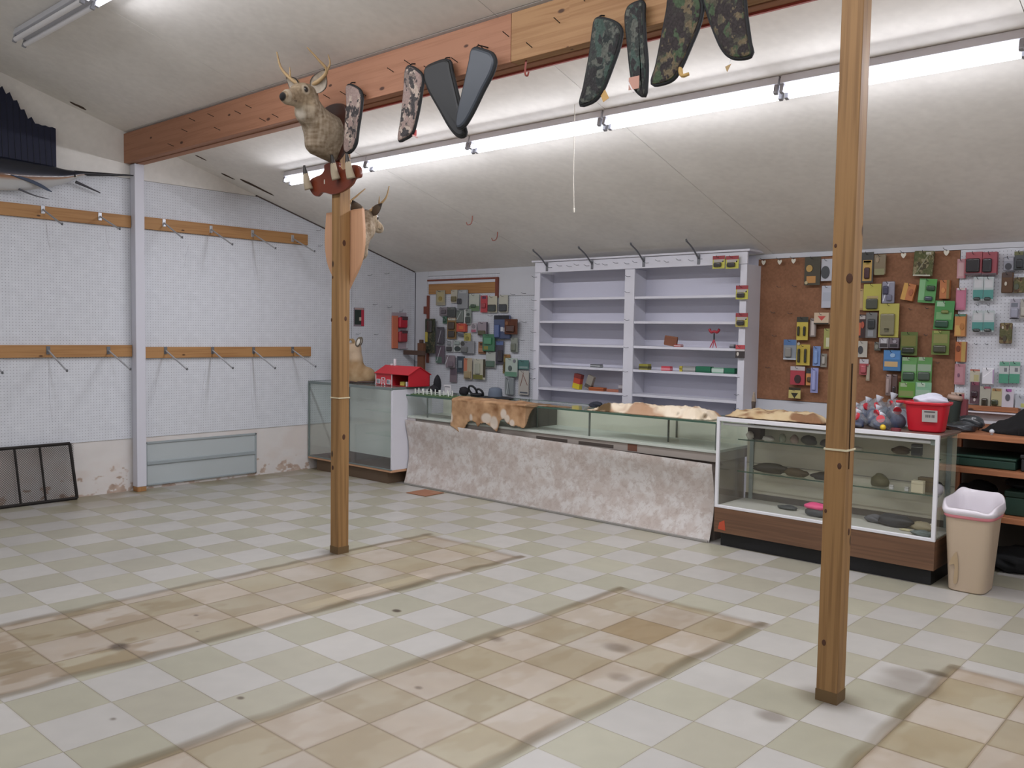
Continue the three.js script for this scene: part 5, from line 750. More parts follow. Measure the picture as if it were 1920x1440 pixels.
{
  const G = 'packets on the white pegboard past the brown board', z = 0.0145, P = (...a) => pack(z, G, ...a), K = 'blister_card', S = 'clear_bag', camo = mat(0xffffff, 0.85, { map: camoTex([[112, 88, 70], [80, 62, 48], [128, 116, 84], [92, 92, 62]], 321, 7) });
  P(6.28,2.026,.113,.168, 'boxed_pack', 'red box with a black window, first of the twin pair', 0xa84650, 0.05, [['b', .06, .1, .9, .72, 0x201c1e], ['p', 0, 0, 1, .07, 0x5c5258]]);
  P(6.387,2.023,.097,.166, 'boxed_pack', 'red box with a black window, second of the twin pair', 0xa03c4a, 0.05, [['b', .04, .1, .68, .72, 0x26242a], ['p', 0, 0, 1, .07, 0x5c5258]]);
  const teal = (x, y, w, h, l) => P(x, y, w, h, K, l, 0xb0bcbc, 0.05, [['p', 0, .08, 1, .46, 0x3f9088], ['p', .1, .55, .9, .9, 0xc4c6c8], ['b', .1, .0, .8, .16, 0x3c4644]]);
  teal(6.314,1.834,.067,.177, 'white and teal card under the red boxes, first of the upper pair'); teal(6.384,1.833,.066,.176, 'white and teal card under the red boxes, second of the upper pair');
  teal(6.321,1.604,.073,.158, 'white and teal card in the middle, first of the lower pair'); teal(6.396,1.605,.072,.157, 'white and teal card in the middle, second of the lower pair');
  const green = (x, y, w, h, l) => P(x, y, w, h, K, l, 0xb2b8b6, 0.04, [['p', 0, 0, 1, .42, 0x3f9474], ['p', 0, .78, 1, .96, 0x62a488], ['p', .5, .52, .8, .7, 0x6e7478]]);
  green(6.51,1.233,.063,.161, 'white and sea green card above the black pelt, first of two'); green(6.579,1.236,.067,.16, 'white and sea green card above the black pelt, second of two');
  P(6.512,1.521,.084,.151, 'pouch', 'brown camouflage pouch alone in the pegboard middle', camo, 0.04, [['d', .2, .7, .35, .85, 0xc4bca8], ['d', .3, .1, .6, .4, 0x4c4430]]);
  P(6.506,1.888,.078,.15, 'pouch', 'dark brown pouch in the upper pair of bags', mat(0x5e4634, 0.8), 0.04, [['d', .3, .35, .5, .55, 0xc0b8a8], ['p', .1, .75, .9, 1, 0x4a3630]]);
  P(6.586,1.887,.073,.112, S, 'olive camouflage cloth bag in the upper pair of bags', camo, 0.05, [['d', .1, .2, .5, .6, 0x4c5440]]);
  P(6.509,2.047,.071,.103, S, 'grey clear blister with a dark reel near the board top', 0x8a8c98, 0.04, [['d', .2, .08, .8, .55, 0x34343e], ['p', .1, .7, .9, .9, 0xa4a6b0]]);
  P(6.582,2.049,.072,.135, S, 'dark green and black packet at the top by the frame edge', 0x30383c, 0.05, [['b', .2, .1, .8, .6, 0x22282e], ['p', .0, .8, .8, 1, 0x6a6c3c]]);
  P(6.562,1.7,.062,.145, K, 'lavender grey blister above the camouflage pouch', 0xa4a2b0, 0.05, [['b', .1, .05, .9, .55, 0x9a9cae], ['p', .1, .6, .8, .8, 0x6e7280], ['p', 0, 0, 1, .05, 0x34343c]]);
  P(6.621,1.705,.049,.139, K, 'cream blister next to the lavender grey one', 0xa8a49c, 0.05, [['b', .1, .1, .9, .6, 0xb4b0a4]]);
  P(6.317,1.228,.066,.096, K, 'cream card with a red top strip, low on the white pegboard', 0xb9b49c, 0.04, [['p', 0, .9, 1, 1.03, 0xb4604c], ['p', .4, .1, .9, .6, 0xb0a870]]);
  P(6.411,1.218,.081,.124, S, 'shiny white bag low on the white pegboard', 0xd6d6dc, 0.05, [['l', .1, .45, .9, .85, 0xf2f2f6], ['p', .9, .1, 1, .9, 0xa888b0]]);
  P(6.324,1.069,.064,.164, K, 'maroon card, first in the bottom row', 0x5e4048, 0.05, [['b', .15, .3, .85, .6, 0x3c2630], ['p', .2, .85, .9, 1, 0x8a3c54], ['d', .4, .12, .65, .26, 0xc4b4b0]]);
  P(6.395,1.054,.071,.149, K, 'cream card with a dark cone shape, second in the bottom row', 0xa9a796, 0.05, [['p', .4, .9, 1, 1, 0xa04c60], ['b', .2, .0, .8, .42, 0x40382c]]);
  P(6.471,1.064,.07,.128, K, 'straw coloured card with dark green foot, third in the bottom row', 0xb0a678, 0.05, [['b', .05, .02, .7, .36, 0x37402c], ['p', .1, .85, .9, 1, 0xa0743c]]);
  P(6.545,1.06,.077,.132, K, 'white card with a dark round target, fourth in the bottom row', 0xc2bcc6, 0.05, [['d', .3, .35, .7, .72, 0x565660], ['p', .3, .85, .8, 1, 0xa04c98]]);
  P(6.631,1.056,.073,.094, K, 'pale blue-white card with a yellow corner, last in the bottom row', 0xaab0b8, 0.05, [['p', .5, .1, 1, .4, 0xb4b860]]);
}
{ // on the shelf unit
  const P = (...a) => pack(SZ, 'yellow-footed packets on the shelf unit', ...a), K = 'blister_card', Y = [['p', 0, .72, 1, 1, 0x9c2c34], ['p', .1, .5, .9, .72, 0xb0a8a0], ['b', .12, .12, .75, .48, 0x34302c], ['p', .8, 0, 1, .6, 0xc4c02c]];
  P(4.306,2.128,.118,.111, K, 'red and yellow packet on the head board, first of two', 0xc2be34, 0.03, Y); P(4.435,2.123,.122,.11, K, 'red and yellow packet on the head board, second of two', 0xc2be34, 0.03, Y);
  P(4.535,1.859,.114,.118, K, 'red and yellow packet on the end stile, upper of three', 0xc2be34, 0.03, Y); P(4.541,1.623,.114,.119, K, 'red and yellow packet on the end stile, middle of three', 0xb9a84c, 0.03, Y);
  P(4.536,1.357,.086,.112, K, 'red and black packet on the end stile, lowest of three', 0x3e3536, 0.03, [['p', 0, .68, 1, 1, 0xc23c44], ['p', 0, .52, 1, .66, 0xc4bcb8], ['d', .15, .15, .4, .45, 0xc8c0b4]]);
  const H = SH, zz = 0.2, G = 'odds and ends on the shelf unit';
  const X = (px) => px;
  const bx = (label, x, y, w, h, d, col, bands = [], tilt = 0) => { const t = thing('shelf_box', label, 'box', G); part(t, 'carton', box(-w / 2, w / 2, 0, h, -d / 2, d / 2, 0.003), mat(col, 0.55)); for (const [a, b, c2] of bands) part(t, 'printed_band', box(-w / 2 - 0.001, w / 2 + 0.001, a * h, b * h, -d / 2 - 0.001, d / 2 + 0.001), mat(c2, 0.5)); if (tilt) t.rotation.z = tilt; t.position.set(x, y + Math.abs(Math.sin(tilt)) * w / 2, zz); placed.add(t); return t; };
  bx('brown wooden plaque leaning on the shelf by the red stand', 3.771,1.446, 0.13, 0.09, 0.02, 0x8a5a40, [[0.1, 0.9, 0x80503a]], -0.12).position.y = H[2] + 0.008;
  bx('small red and white box right of the brown plaque', 3.86, H[2], 0.07, 0.022, 0.05, 0xa83a3c, [[0.3, 0.7, 0xc9b8b4]]);
  bx('small grey twin tube box by the end stile', 4.405, H[2], 0.04, 0.035, 0.04, 0x8c8c90, [[0.1, 0.5, 0x4c4c50]]);
  { const t = thing('shot_stand', 'small red and black tripod stand on the shelf by the end stile', 'stand', G), x = 4.22, y = H[2] + 0.001; for (const a of [-0.9, 0, 0.9]) part(t, 'leg', rod([[x, y + 0.075, zz], [x + Math.sin(a) * 0.042, y, zz + Math.cos(a) * 0.02]], 0.005, 0.004, 6), mat(0xb03a48, 0.5)); part(t, 'stem', rod([[x, y + 0.07, zz], [x, y + 0.13, zz]], 0.006, 0.006, 6), M.dark); part(t, 'rest', rod([[x - 0.05, y + 0.165, zz], [x - 0.03, y + 0.138, zz], [x, y + 0.145, zz], [x + 0.03, y + 0.138, zz], [x + 0.05, y + 0.165, zz]], 0.012, 0.012, 8), mat(0xa8303c, 0.5)); }
  bx('yellow and green can-shaped box at the middle stile, fourth shelf', 3.5, H[3], 0.1, 0.055, 0.06, 0x8f8a3a, [[0.2, 0.6, 0x4c4a28]]); bx('pink-red small box, fourth shelf', 3.74, H[3], 0.095, 0.042, 0.05, 0xc4424e, [[0.2, 0.6, 0xd89098]]);
  bx('grey box with yellow end, first of the long row on the fourth shelf', 3.99, H[3], 0.13, 0.05, 0.06, 0x8a8a88, [[0.3, 0.7, 0xa4a4a2]]); bx('bright yellow end box before the grey box, fourth shelf', 3.905, H[3], 0.03, 0.05, 0.06, 0xb8aa3c, [[0.4, 0.6, 0x8a7c28]]);
  bx('dark green box beside the grey one, fourth shelf', 4.135, H[3], 0.15, 0.055, 0.06, 0x1f6a4c, [[0.1, 0.3, 0x185840]]); bx('green box with a white label, fourth shelf', 4.28, H[3], 0.115, 0.05, 0.06, 0x7fa690, [[0.2, 0.8, 0xb4c8bc]]); bx('last dark green box in the row by the end stile, fourth shelf', 4.395, H[3], 0.1, 0.05, 0.06, 0x1f6a4c, [[0.1, 0.3, 0x185840]]);
  bx('small black and white box alone on the fourth shelf, corner side', 2.93, H[3], 0.12, 0.03, 0.05, 0x55585a, [[0.3, 0.7, 0xa8acac]]);
  bx('leaning carton with red top and yellow foot, lowest shelf', 2.69, H[4], 0.085, 0.15, 0.05, 0xb84a34, [[0, 0.36, 0xc9b42c], [0.72, 1, 0x7c3430]], -0.18); bx('leaning grey carton beside the red and yellow one, lowest shelf', 2.83, H[4], 0.075, 0.14, 0.04, 0x8f897e, [[0.1, 0.35, 0x55504a]], -0.35);
  bx('long orange-brown box lying on the lowest shelf', 2.95, H[4], 0.18, 0.035, 0.06, 0xa85c34, [[0.3, 0.6, 0x8a4828]]); bx('flat pinkish brown box lying on the lowest shelf by the stile', 3.15, H[4], 0.15, 0.026, 0.05, 0xb0705a, [[0.3, 0.6, 0x98604c]]); bx('grey and white carton against the middle stile, lowest shelf', 3.255, H[4], 0.07, 0.075, 0.06, 0x6a5c60, [[0.55, 0.95, 0xb4b0b2]]);
}
// ---------- framed opening, cross, pictures near the corner ----------
{
  const t = thing('boarded_opening', 'red-brown window trim with an orange board across its top, behind the packets', 'window trim'), red = mat(0x7c4334, 0.65);
  part(t, 'side_trim', box(0.245, 0.275, 1.16, 1.97, 0.004, 0.03, 0.003), red); part(t, 'side_trim', box(1.372, 1.412, 1.93, 2.155, 0.004, 0.03, 0.003), red); part(t, 'top_trim', box(0.245, 1.41, 2.14, 2.16, 0.004, 0.026, 0.003), red); part(t, 'cross_board', box(0.265, 1.375, 1.985, 2.105, 0.006, 0.018, 0.003, 'x'), M.rail); part(t, 'white_strip', box(0.25, 1.375, 2.107, 2.138, 0.004, 0.016), M.white); part(t, 'latch_block', box(0.19, 0.25, 1.75, 1.84, 0.004, 0.03, 0.003), red);
}
{ const t = thing('wooden_cross', 'dark brown wooden cross-shaped stand behind the toy barn', 'stand'); part(t, 'upright', box(0.265, 0.37, 0.79, 1.4, 0.15, 0.19, 0.004), mat(0x6e4a34, 0.6)); part(t, 'cross_arm', box(0.04, 0.42, 1.255, 1.31, 0.19, 0.215, 0.004, 'x'), mat(0x564238, 0.6)); part(t, 'top_peg', box(0.29, 0.34, 1.4, 1.44, 0.155, 0.185, 0.004), mat(0x564238, 0.6)); part(t, 'foot', box(0.18, 0.46, 0.0, 0.06, 0.08, 0.26, 0.004), mat(0x564238, 0.6)); part(t, 'stem', box(0.3, 0.34, 0.06, 0.8, 0.155, 0.185, 0.004), mat(0x564238, 0.6)); }
{ const t = thing('wall_card', 'small red and dark green framed card on the pegboard wall', 'card'); part(t, 'backing', box(0.0155, 0.02, 1.585, 1.8, 0.795, 0.945, 0.001), mat(0x8c8088, 0.5)); part(t, 'picture_panel', box(0.02, 0.0212, 1.605, 1.775, 0.84, 0.935), mat(0x2e3834, 0.4)); part(t, 'red_panel', box(0.02, 0.0214, 1.59, 1.775, 0.8, 0.84), mat(0xb23448, 0.5)); part(t, 'pale_patch', box(0.0212, 0.0222, 1.65, 1.69, 0.84, 0.87), mat(0xc4b8a8, 0.5)); part(t, 'header', box(0.02, 0.0214, 1.777, 1.795, 0.81, 0.93), mat(0xb49a94, 0.5)); }
{ const t = thing('toy_pack', 'tall orange card with two red plastic tools on the pegboard wall by the corner', 'package'); part(t, 'backing', box(0.0155, 0.02, 1.32, 1.76, 0.15, 0.38, 0.001), mat(0xaea2aa, 0.5)); part(t, 'side_flap', box(0.02, 0.045, 1.33, 1.72, 0.3, 0.385, 0.004), mat(0xd07a5c, 0.5)); for (const [y, s] of [[1.58, 1], [1.41, -1]]) { const g = pillow(0.05, 0.13, 0.13, 0.02); g.translate(0.045, y + 0.06, 0.23); part(t, 'red_tool', g, mat(s > 0 ? 0xc23444 : 0xa8424a, 0.35)); part(t, 'dark_grip', box(0.03, 0.075, y + (s > 0 ? 0.09 : 0.1), y + 0.135, 0.17, 0.26, 0.006), mat(0x5a4246, 0.5)); } part(t, 'clear_edge', box(0.02, 0.06, 1.325, 1.335, 0.155, 0.3, 0.002), mat(0xb4a8b0, 0.3)); part(t, 'hook_wire', rod([[0.015, 1.77, 0.26], [0.07, 1.775, 0.26], [0.08, 1.8, 0.26]], 0.003, 0.002, 5), M.steel); }
// ---------- farm toys on the corner ----------
{
  const t = thing('toy_barn', 'red toy barn with white trim and an open bay on the corner showcase', 'toy barn'), red = mat(0xbe2430, 0.4), dr = mat(0x9a1a24, 0.5), wh = mat(0xd8d4d8, 0.5), L = 0.56, D = 0.27, H = 0.125, RH = 0.075;
  part(t, 'back_wall', box(0, L, 0, H, -D, -D + 0.008), dr); part(t, 'front_wall', box(0, L * 0.5, 0, H, -0.008, 0), red); part(t, 'end_wall', slab([[-D, 0], [0, 0], [0, H], [-D / 2, H + RH - 0.008], [-D, H]], 0.008, 0).rotateY(-Math.PI / 2).translate(0.008, 0, 0), dr); part(t, 'end_wall', slab([[-D, 0], [0, 0], [0, H], [-D / 2, H + RH - 0.008], [-D, H]], 0.008, 0).rotateY(-Math.PI / 2).translate(L, 0, 0), red);
  part(t, 'floor_board', box(0, L, 0, 0.004, -D, 0), dr); part(t, 'bay_wall', box(L * 0.5, L * 0.5 + 0.006, 0, H, -D + 0.01, -0.004), dr);
  for (const s of [0, 1]) { const w = Math.hypot(D / 2, RH) + 0.014, g = box(-0.012, L + 0.012, -0.004, 0.004, 0, w, 0.002); g.rotateX(Math.atan2(RH, D / 2)); if (s) g.rotateY(Math.PI).translate(L, 0, 0); g.translate(0, H + RH, -D / 2); part(t, 'roof_panel', g, red); }
  for (const [a, b, c, d] of [[0, 0.008, 0, H], [L * 0.5 - 0.004, L * 0.5 + 0.006, 0, H], [0, L * 0.5, H - 0.008, H]]) part(t, 'trim', box(a, b, c, d, 0, 0.004), wh);
  for (const x of [0.02, 0.195]) { const w = part(t, 'window', box(x, x + 0.062, 0.012, 0.06, 0, 0.004), wh); for (const k of [0, 1]) part(w, 'pane', box(x + 0.01 + k * 0.024, x + 0.026 + k * 0.024, 0.018, 0.054, 0.004, 0.005), mat(0x55606a, 0.3)); }
  const d = part(t, 'door', box(0.108, 0.165, 0.002, 0.075, 0, 0.004), red); for (const g of [[0.106, 0.112, 0, 0.078], [0.161, 0.167, 0, 0.078], [0.106, 0.167, 0.072, 0.079]]) part(d, 'door_trim', box(...g, 0.0, 0.006), wh); for (const s of [0, 1]) part(d, 'door_brace', rod([[0.112, s ? 0.004 : 0.07, 0.005], [0.161, s ? 0.07 : 0.004, 0.005]], 0.003, 0.003, 4), wh);
  part(t, 'hay_block', box(0.36, 0.43, 0.004, 0.045, -0.09, -0.04, 0.006), mat(0xc9c25a, 0.7)); part(t, 'bay_post', box(0.5, 0.515, 0, 0.05, -0.03, -0.01), wh);
  part(t, 'cupola', rod([[0.15, H + RH + 0.0, -D / 2], [0.15, H + RH + 0.07, -D / 2]], 0.017, 0.015, 10), wh, 'white silo top'); part(t, 'vent', box(0.085, 0.115, H + RH - 0.002, H + RH + 0.018, -D / 2 - 0.012, -D / 2 + 0.012, 0.004), wh);
  t.position.set(0.93, 0.979, 1.36); t.rotation.y = -0.06; placed.add(t);
}
{
  const t = thing('farm_mat', 'strip of green toy turf on the counter end in front of the barn', 'mat'); part(t, 'turf', box(1.5, 2.1, 0.904, 0.914, 1.2, 1.375, 0.003), mat(0x55704a, 0.95)); part(t, 'bound_edge', box(1.5, 2.1, 0.904, 0.912, 1.375, 1.38, 0.001), mat(0x48603c, 0.9)); const R = rng(33), b = []; for (let k = 0; k < 260; k++) { const x = 1.505 + R() * 0.59, z = 1.21 + R() * 0.16; b.push(rod([[x, 0.913, z], [x + (R() - 0.5) * 0.012, 0.926, z + (R() - 0.5) * 0.012]], 0.0022, 0.0008, 3)); } const tuft = part(t, 'turf_blades', merge(b), mat(0x5c7850, 0.95)); tuft.userData.kind = 'stuff';
  const f = thing('toy_fence', 'little white toy picket fence standing on the green turf strip', 'toy fence'); for (let k = 0; k < 14; k++) { const x = 1.535 + k * 0.04; const p = rod([[x, 0.914, 1.345 - (k % 3) * 0.012], [x, 0.968 + (k % 2) * 0.006, 1.345 - (k % 3) * 0.012]], 0.0075, 0.006, 6); part(f, 'picket', p, mat(0xd2d6d0, 0.5)); } for (const y of [0.928, 0.944]) part(f, 'fence_rail', rod([[1.53, y, 1.333], [2.065, y, 1.333]], 0.003, 0.003, 4), mat(0xd2d6d0, 0.5));
  const c = thing('standing_card', 'white printed card standing behind the toy fence', 'card'); part(c, 'card', box(1.78, 1.88, 0.904, 1.015, 1.18, 1.184), mat(0xcac8cc, 0.5)); part(c, 'heading_bar', box(1.795, 1.865, 0.99, 0.998, 1.1835, 1.185), mat(0x44464a, 0.5)); part(c, 'edge_strip', box(1.78, 1.79, 0.904, 1.0, 1.1835, 1.1848), mat(0x9a9aa0, 0.5)); part(c, 'foot', box(1.785, 1.875, 0.904, 0.907, 1.16, 1.198), mat(0xb8b6ba, 0.5));
  single('toy_animal', 'small crimson toy lump beside the standing white card', 'toy', blob(0.028, 0.035, 0.025, 51).translate(1.755, 0.904, 1.13), mat(0xa02c40, 0.5));
  for (const [x, z, a, b, l, s] of [[1.56, 1.12, 0.045, 0.05, 'dark fleece bundle behind the toy barn end, on the counter', 52], [1.41, 0.93, 0.035, 0.1, 'tall black bundle on the counter behind the toy fence', 53], [1.86, 0.98, 0.05, 0.05, 'low black bundle behind the standing card', 54]]) single('cloth_bundle', l, 'bundle', blob(a, b, 0.05, s, 0.4).translate(x, 0.904, z), mat(0x1d1d22, 0.85), 'black bundles on the counter');
}
{ // hat and straps behind the hide
  const t = thing('brimmed_hat', 'grey-blue hat with black brim on the counter by the crowded pegboard', 'hat'), x = 2.33, z = 1.0, y = 0.904;
  const br = new THREE.LatheGeometry([[0, 0.004], [0.16, 0.0], [0.165, 0.006], [0.1, 0.016], [0.0, 0.016]].map(p => new THREE.Vector2(...p)), 32); br.scale(1.15, 1, 0.8); br.translate(x, y, z); part(t, 'brim', br, mat(0x1c1d22, 0.8));
  const cr = new THREE.LatheGeometry([[0.085, 0.012], [0.084, 0.05], [0.075, 0.09], [0.05, 0.102], [0, 0.096]].map(p => new THREE.Vector2(...p)), 32); cr.scale(0.85, 1, 0.8); cr.translate(x - 0.02, y, z); part(t, 'crown', cr, mat(0x5c6674, 0.8));
  const s = thing('strap_coil', 'coiled black webbing straps on the counter behind the hide', 'strap'); for (const [cx, r, h] of [[2.02, 0.05, 0.05], [2.12, 0.042, 0.03], [2.08, 0.055, 0.012]]) { const g = new THREE.TorusGeometry(r, 0.011, 6, 20); g.rotateX(h > 0.02 ? 0.5 : Math.PI / 2); g.translate(cx, 0.915 + h, 1.02); part(s, 'loop', g, mat(0x202226, 0.8)); } part(s, 'loose_end', rod([[2.0, 0.912, 1.02], [2.07, 0.914, 1.05], [2.14, 0.912, 1.03]], 0.01, 0.01, 6), mat(0x202226, 0.8));
  single('cloth_bundle', 'small dark navy bundle between the two pelts on the counter', 'bundle', blob(0.06, 0.03, 0.04, 61, 0.4).translate(3.56, 0.904, 1.05), mat(0x2a2e3a, 0.85));
}
{ // deer hide hanging over the counter front
  const down = [[2.135,.817],[2.116,.636],[2.175,.611],[2.226,.58],[2.268,.594],[2.31,.648],[2.338,.685],[2.401,.705],[2.45,.694],[2.485,.653],[2.512,.685],[2.566,.699],[2.641,.661],[2.709,.623],[2.734,.689],[2.753,.734],[2.805,.753],[2.845,.717],[2.904,.693],[2.948,.702],[3.031,.685],[3.062,.716],[3.097,.813],[3.133,.863],[3.193,.895]], fold = 0.905;
  const poly = [[down[0][0] + 0.005, 0.17], [down[0][0] - 0.01, -0.01], ...down.map(([x, y]) => [x, fold - y]), [2.98, 0.01], [3.32, -0.015], [3.48, -0.06], [3.46, -0.13], [3.3, -0.13], [3.1, -0.14], [2.85, -0.2], [2.55, -0.21], [2.42, -0.24], [2.2, -0.21], [2.05, -0.18]].slice(1);
  const WH = [[2.586,.74,.075,1.3],[2.674,.703,.06,.8],[2.798,.795,.045,.8],[2.844,.756,.04,.9],[2.903,.722,.035,.9],[3.211,.943,.05,1.2],[2.393,.73,.03,.7],[2.122,.714,.03,.5]];
  const where = (a, b, s) => { const wv = (fbm(a * 7, b * 7, 401, 2) - 0.5), th = s * 0.006; if (b < -0.02) return [a, 0.906 + th + Math.max(0, wv) * 0.03 * Math.min(1, -b * 8), 1.388 + b]; if (b < 0.03) { const q = (b + 0.02) / 0.05 * Math.PI / 2, r = 0.014 + th; return [a, 0.892 + Math.cos(q) * r + (s ? 0 : 0), 1.386 - 0.018 + 0.01 + Math.sin(q) * (r + 0.012)]; } return [a, 0.888 - (b - 0.03), 1.392 + 0.01 + th + Math.sin(a * 16) * 0.006 + wv * 0.02 + 0.01 * b]; };
  const tint = (a, b) => { const n = fbm(a * 14, b * 14, 405, 4) - 0.5; let c = mix3(lin('#8f6b4a'), lin('#b8946f'), 0.5 + n * 2.2); const white = Math.max(...WH.map(([x, y, r, q]) => 1 - sst(r * 0.6, r, Math.hypot(a - x, (b - fold + y) * q)))); c = mix3(c, lin('#c9beb0'), white * 0.9); if (a > 3.05) c = mix3(c, lin('#5c4a34'), 0.55); return c; };
  single('deer_hide', 'tan deer hide with white belly patches draped over the counter front', 'hide', sheet(poly, 0.0075, where, tint), M.fur);
}
const lumpy = (seed, amp, base) => (poly, top) => (a, b, s) => { const e = Math.min(...poly.map((p, i) => { const q = poly[(i + 1) % poly.length], ux = q[0] - p[0], uy = q[1] - p[1], t = Math.max(0, Math.min(1, ((a - p[0]) * ux + (b - p[1]) * uy) / (ux * ux + uy * uy))); return Math.hypot(a - p[0] - ux * t, b - p[1] - uy * t); })); return [a, top + (s ? base + sst(0, 0.07, e) * (amp * (0.35 + 1.1 * fbm(a * 9, b * 9, seed, 3)) + 0.016 * (fbm(a * 34, b * 34, seed + 5, 2) - 0.4)) : 0), b]; };
{
  const p1 = [[3.72, 1.38], [3.8, 1.28], [3.78, 1.14], [3.9, 1.1], [4.1, 1.12], [4.3, 1.02], [4.6, 1.0], [4.72, 1.06], [4.84, 1.1], [4.83, 1.3], [4.72, 1.38], [4.5, 1.36], [4.3, 1.39], [4.15, 1.385], [4.0, 1.34], [3.86, 1.38]];
  single('fur_pelt', 'pale cream fur pelt lying folded along the counter top', 'pelt', sheet(p1, 0.011, lumpy(501, 0.065, 0.008)(p1, 0.906), (a, b) => { const n = fbm(a * 12, b * 16, 505, 4), m = fbm(a * 5, b * 7, 509, 3); let c = mix3(lin('#d8c4a4'), lin('#ece0cc'), n); c = mix3(c, lin('#9c6c48'), sst(0.54, 0.66, m) * 0.75); return mix3(c, lin('#5c482c'), sst(0.62, 0.75, fbm(a * 9 + 3, b * 9, 513, 3))); }), M.fur);
  const p2 = [[4.98, 1.36], [5.05, 1.2], [5.2, 1.12], [5.45, 1.1], [5.62, 1.16], [5.7, 1.2], [5.74, 1.28], [5.72, 1.38], [5.65, 1.41], [5.55, 1.37], [5.35, 1.4], [5.15, 1.42]];
  single('fur_pelt', 'tan and straw fur pelt lying on the wood-based showcase top', 'pelt', sheet(p2, 0.012, lumpy(521, 0.05, 0.008)(p2, 0.954), (a, b) => { const n = fbm(a * 12, b * 16, 525, 4), m = fbm(a * 5, b * 9, 529, 3); return mix3(mix3(lin('#b49a72'), lin('#cbb894'), n), lin('#74492c'), sst(0.52, 0.64, m) * 0.85); }), M.fur);
  const p3 = [[6.52, 0.62], [6.6, 0.52], [6.72, 0.4], [6.95, 0.38], [7.25, 0.42], [7.3, 0.7], [7.2, 0.88], [6.95, 0.78], [6.85, 0.78], [6.7, 0.76], [6.6, 0.72]];
  single('fur_pelt', 'heap of jet black fur pelt on the plank shelving', 'pelt', sheet(p3, 0.012, (a, b, s) => { const q = lumpy(541, 0.07, 0.01)(p3, 0.926)(a, b, s); if (s) q[1] += 0.13 * Math.exp(-((a - 6.84) ** 2) / 0.012 - ((b - 0.6) ** 2) / 0.03); return q; }, (a, b) => { const n = fbm(a * 16, b * 16, 545, 3); return [0.004 + n * 0.006, 0.004 + n * 0.006, 0.005 + n * 0.006]; }), M.fur);
}
{ // clear bags of red-capped goods
  const spots = [[5.87, 1.22, 0.07, 0.075, 0], [5.99, 1.12, 0.08, 0.1, 1], [6.03, 1.24, 0.065, 0.07, 2], [6.135, 1.16, 0.065, 0.085, 3], [5.76, 1.09, 0.07, 0.1, 4], [5.94, 1.35, 0.065, 0.055, 5], [6.09, 1.34, 0.06, 0.05, 6], [5.9, 1.07, 0.065, 0.09, 7], [6.06, 1.05, 0.06, 0.11, 8], [5.83, 1.36, 0.055, 0.05, 9]];
  const w = ['beside the post', 'highest of the heap', 'right of the heap middle', 'next to the red bucket', 'on the far side of the post', 'low front, by the post', 'low front, by the bucket', 'back row, by the post', 'back row, tallest', 'low front, half behind the post'], blues = [0x4a5678, 0x5a6284, 0x3f4c74];
  for (const [x, z, r, h, k] of spots) {
    const t = thing('goods_bag', `clear bag of blue goods with red disc, ${w[k]}`, 'bag', 'clear bags heaped on the showcase');
    part(t, 'contents', blob(r * 0.75, h * 0.62, r * 0.6, 600 + k, 0.5, 18).translate(x, 0.953, z), mat(blues[k % 3], 0.6)); part(t, 'wrap', blob(r, h, r * 0.8, 620 + k, 0.45, 20).translate(x, 0.952, z), M.clearWrap);
    const d = new THREE.CylinderGeometry(0.026, 0.026, 0.012, 16); d.rotateX(1.2); d.rotateY(0.5 + k); d.translate(x + 0.012, 0.953 + h * 1.35, z + r * 0.55); part(t, 'red_disc', d, mat(0xc2303c, 0.4)); part(t, 'bag_neck', rod([[x, 0.953 + h * 1.6, z], [x + 0.01, 0.953 + h * 2.0, z - 0.01]], 0.008, 0.028, 8), mat(0xb9bcc4, 0.25, { clearcoat: 0.6 }));
  }
  const y = thing('yellow_ball', 'small yellow ball on the showcase edge before the bucket', 'ball'); const yb = new THREE.SphereGeometry(0.018, 14, 10); yb.translate(6.13, 0.9705, 1.405); part(y, 'ball', yb, mat(0xd8b82c, 0.4)); const yc = new THREE.TorusGeometry(0.018, 0.002, 5, 16); yc.translate(6.13, 0.9705, 1.405); part(y, 'seam', yc, mat(0xa8882c, 0.5));
  single('red_disc', 'flat dark red disc lying beside the yellow ball', 'disc', new THREE.CylinderGeometry(0.03, 0.032, 0.018, 18).translate(6.21, 0.963, 1.4), mat(0x6e2a30, 0.5));
  const t = thing('glass_dropper', 'brown glass bottle with a clear stopper standing by the tan pelt', 'bottle'); part(t, 'foot', new THREE.CylinderGeometry(0.03, 0.035, 0.03, 16).translate(5.06, 0.966, 1.08), mat(0x9a5a3c, 0.5)); part(t, 'stem', rod([[5.06, 0.98, 1.08], [5.06, 1.05, 1.08]], 0.013, 0.018, 10), mat(0x4a403a, 0.4)); part(t, 'stopper', rod([[5.06, 1.05, 1.08], [5.06, 1.09, 1.08], [5.06, 1.125, 1.08]], 0.018, 0.006, 10), mat(0x8a7c6c, 0.3));
}
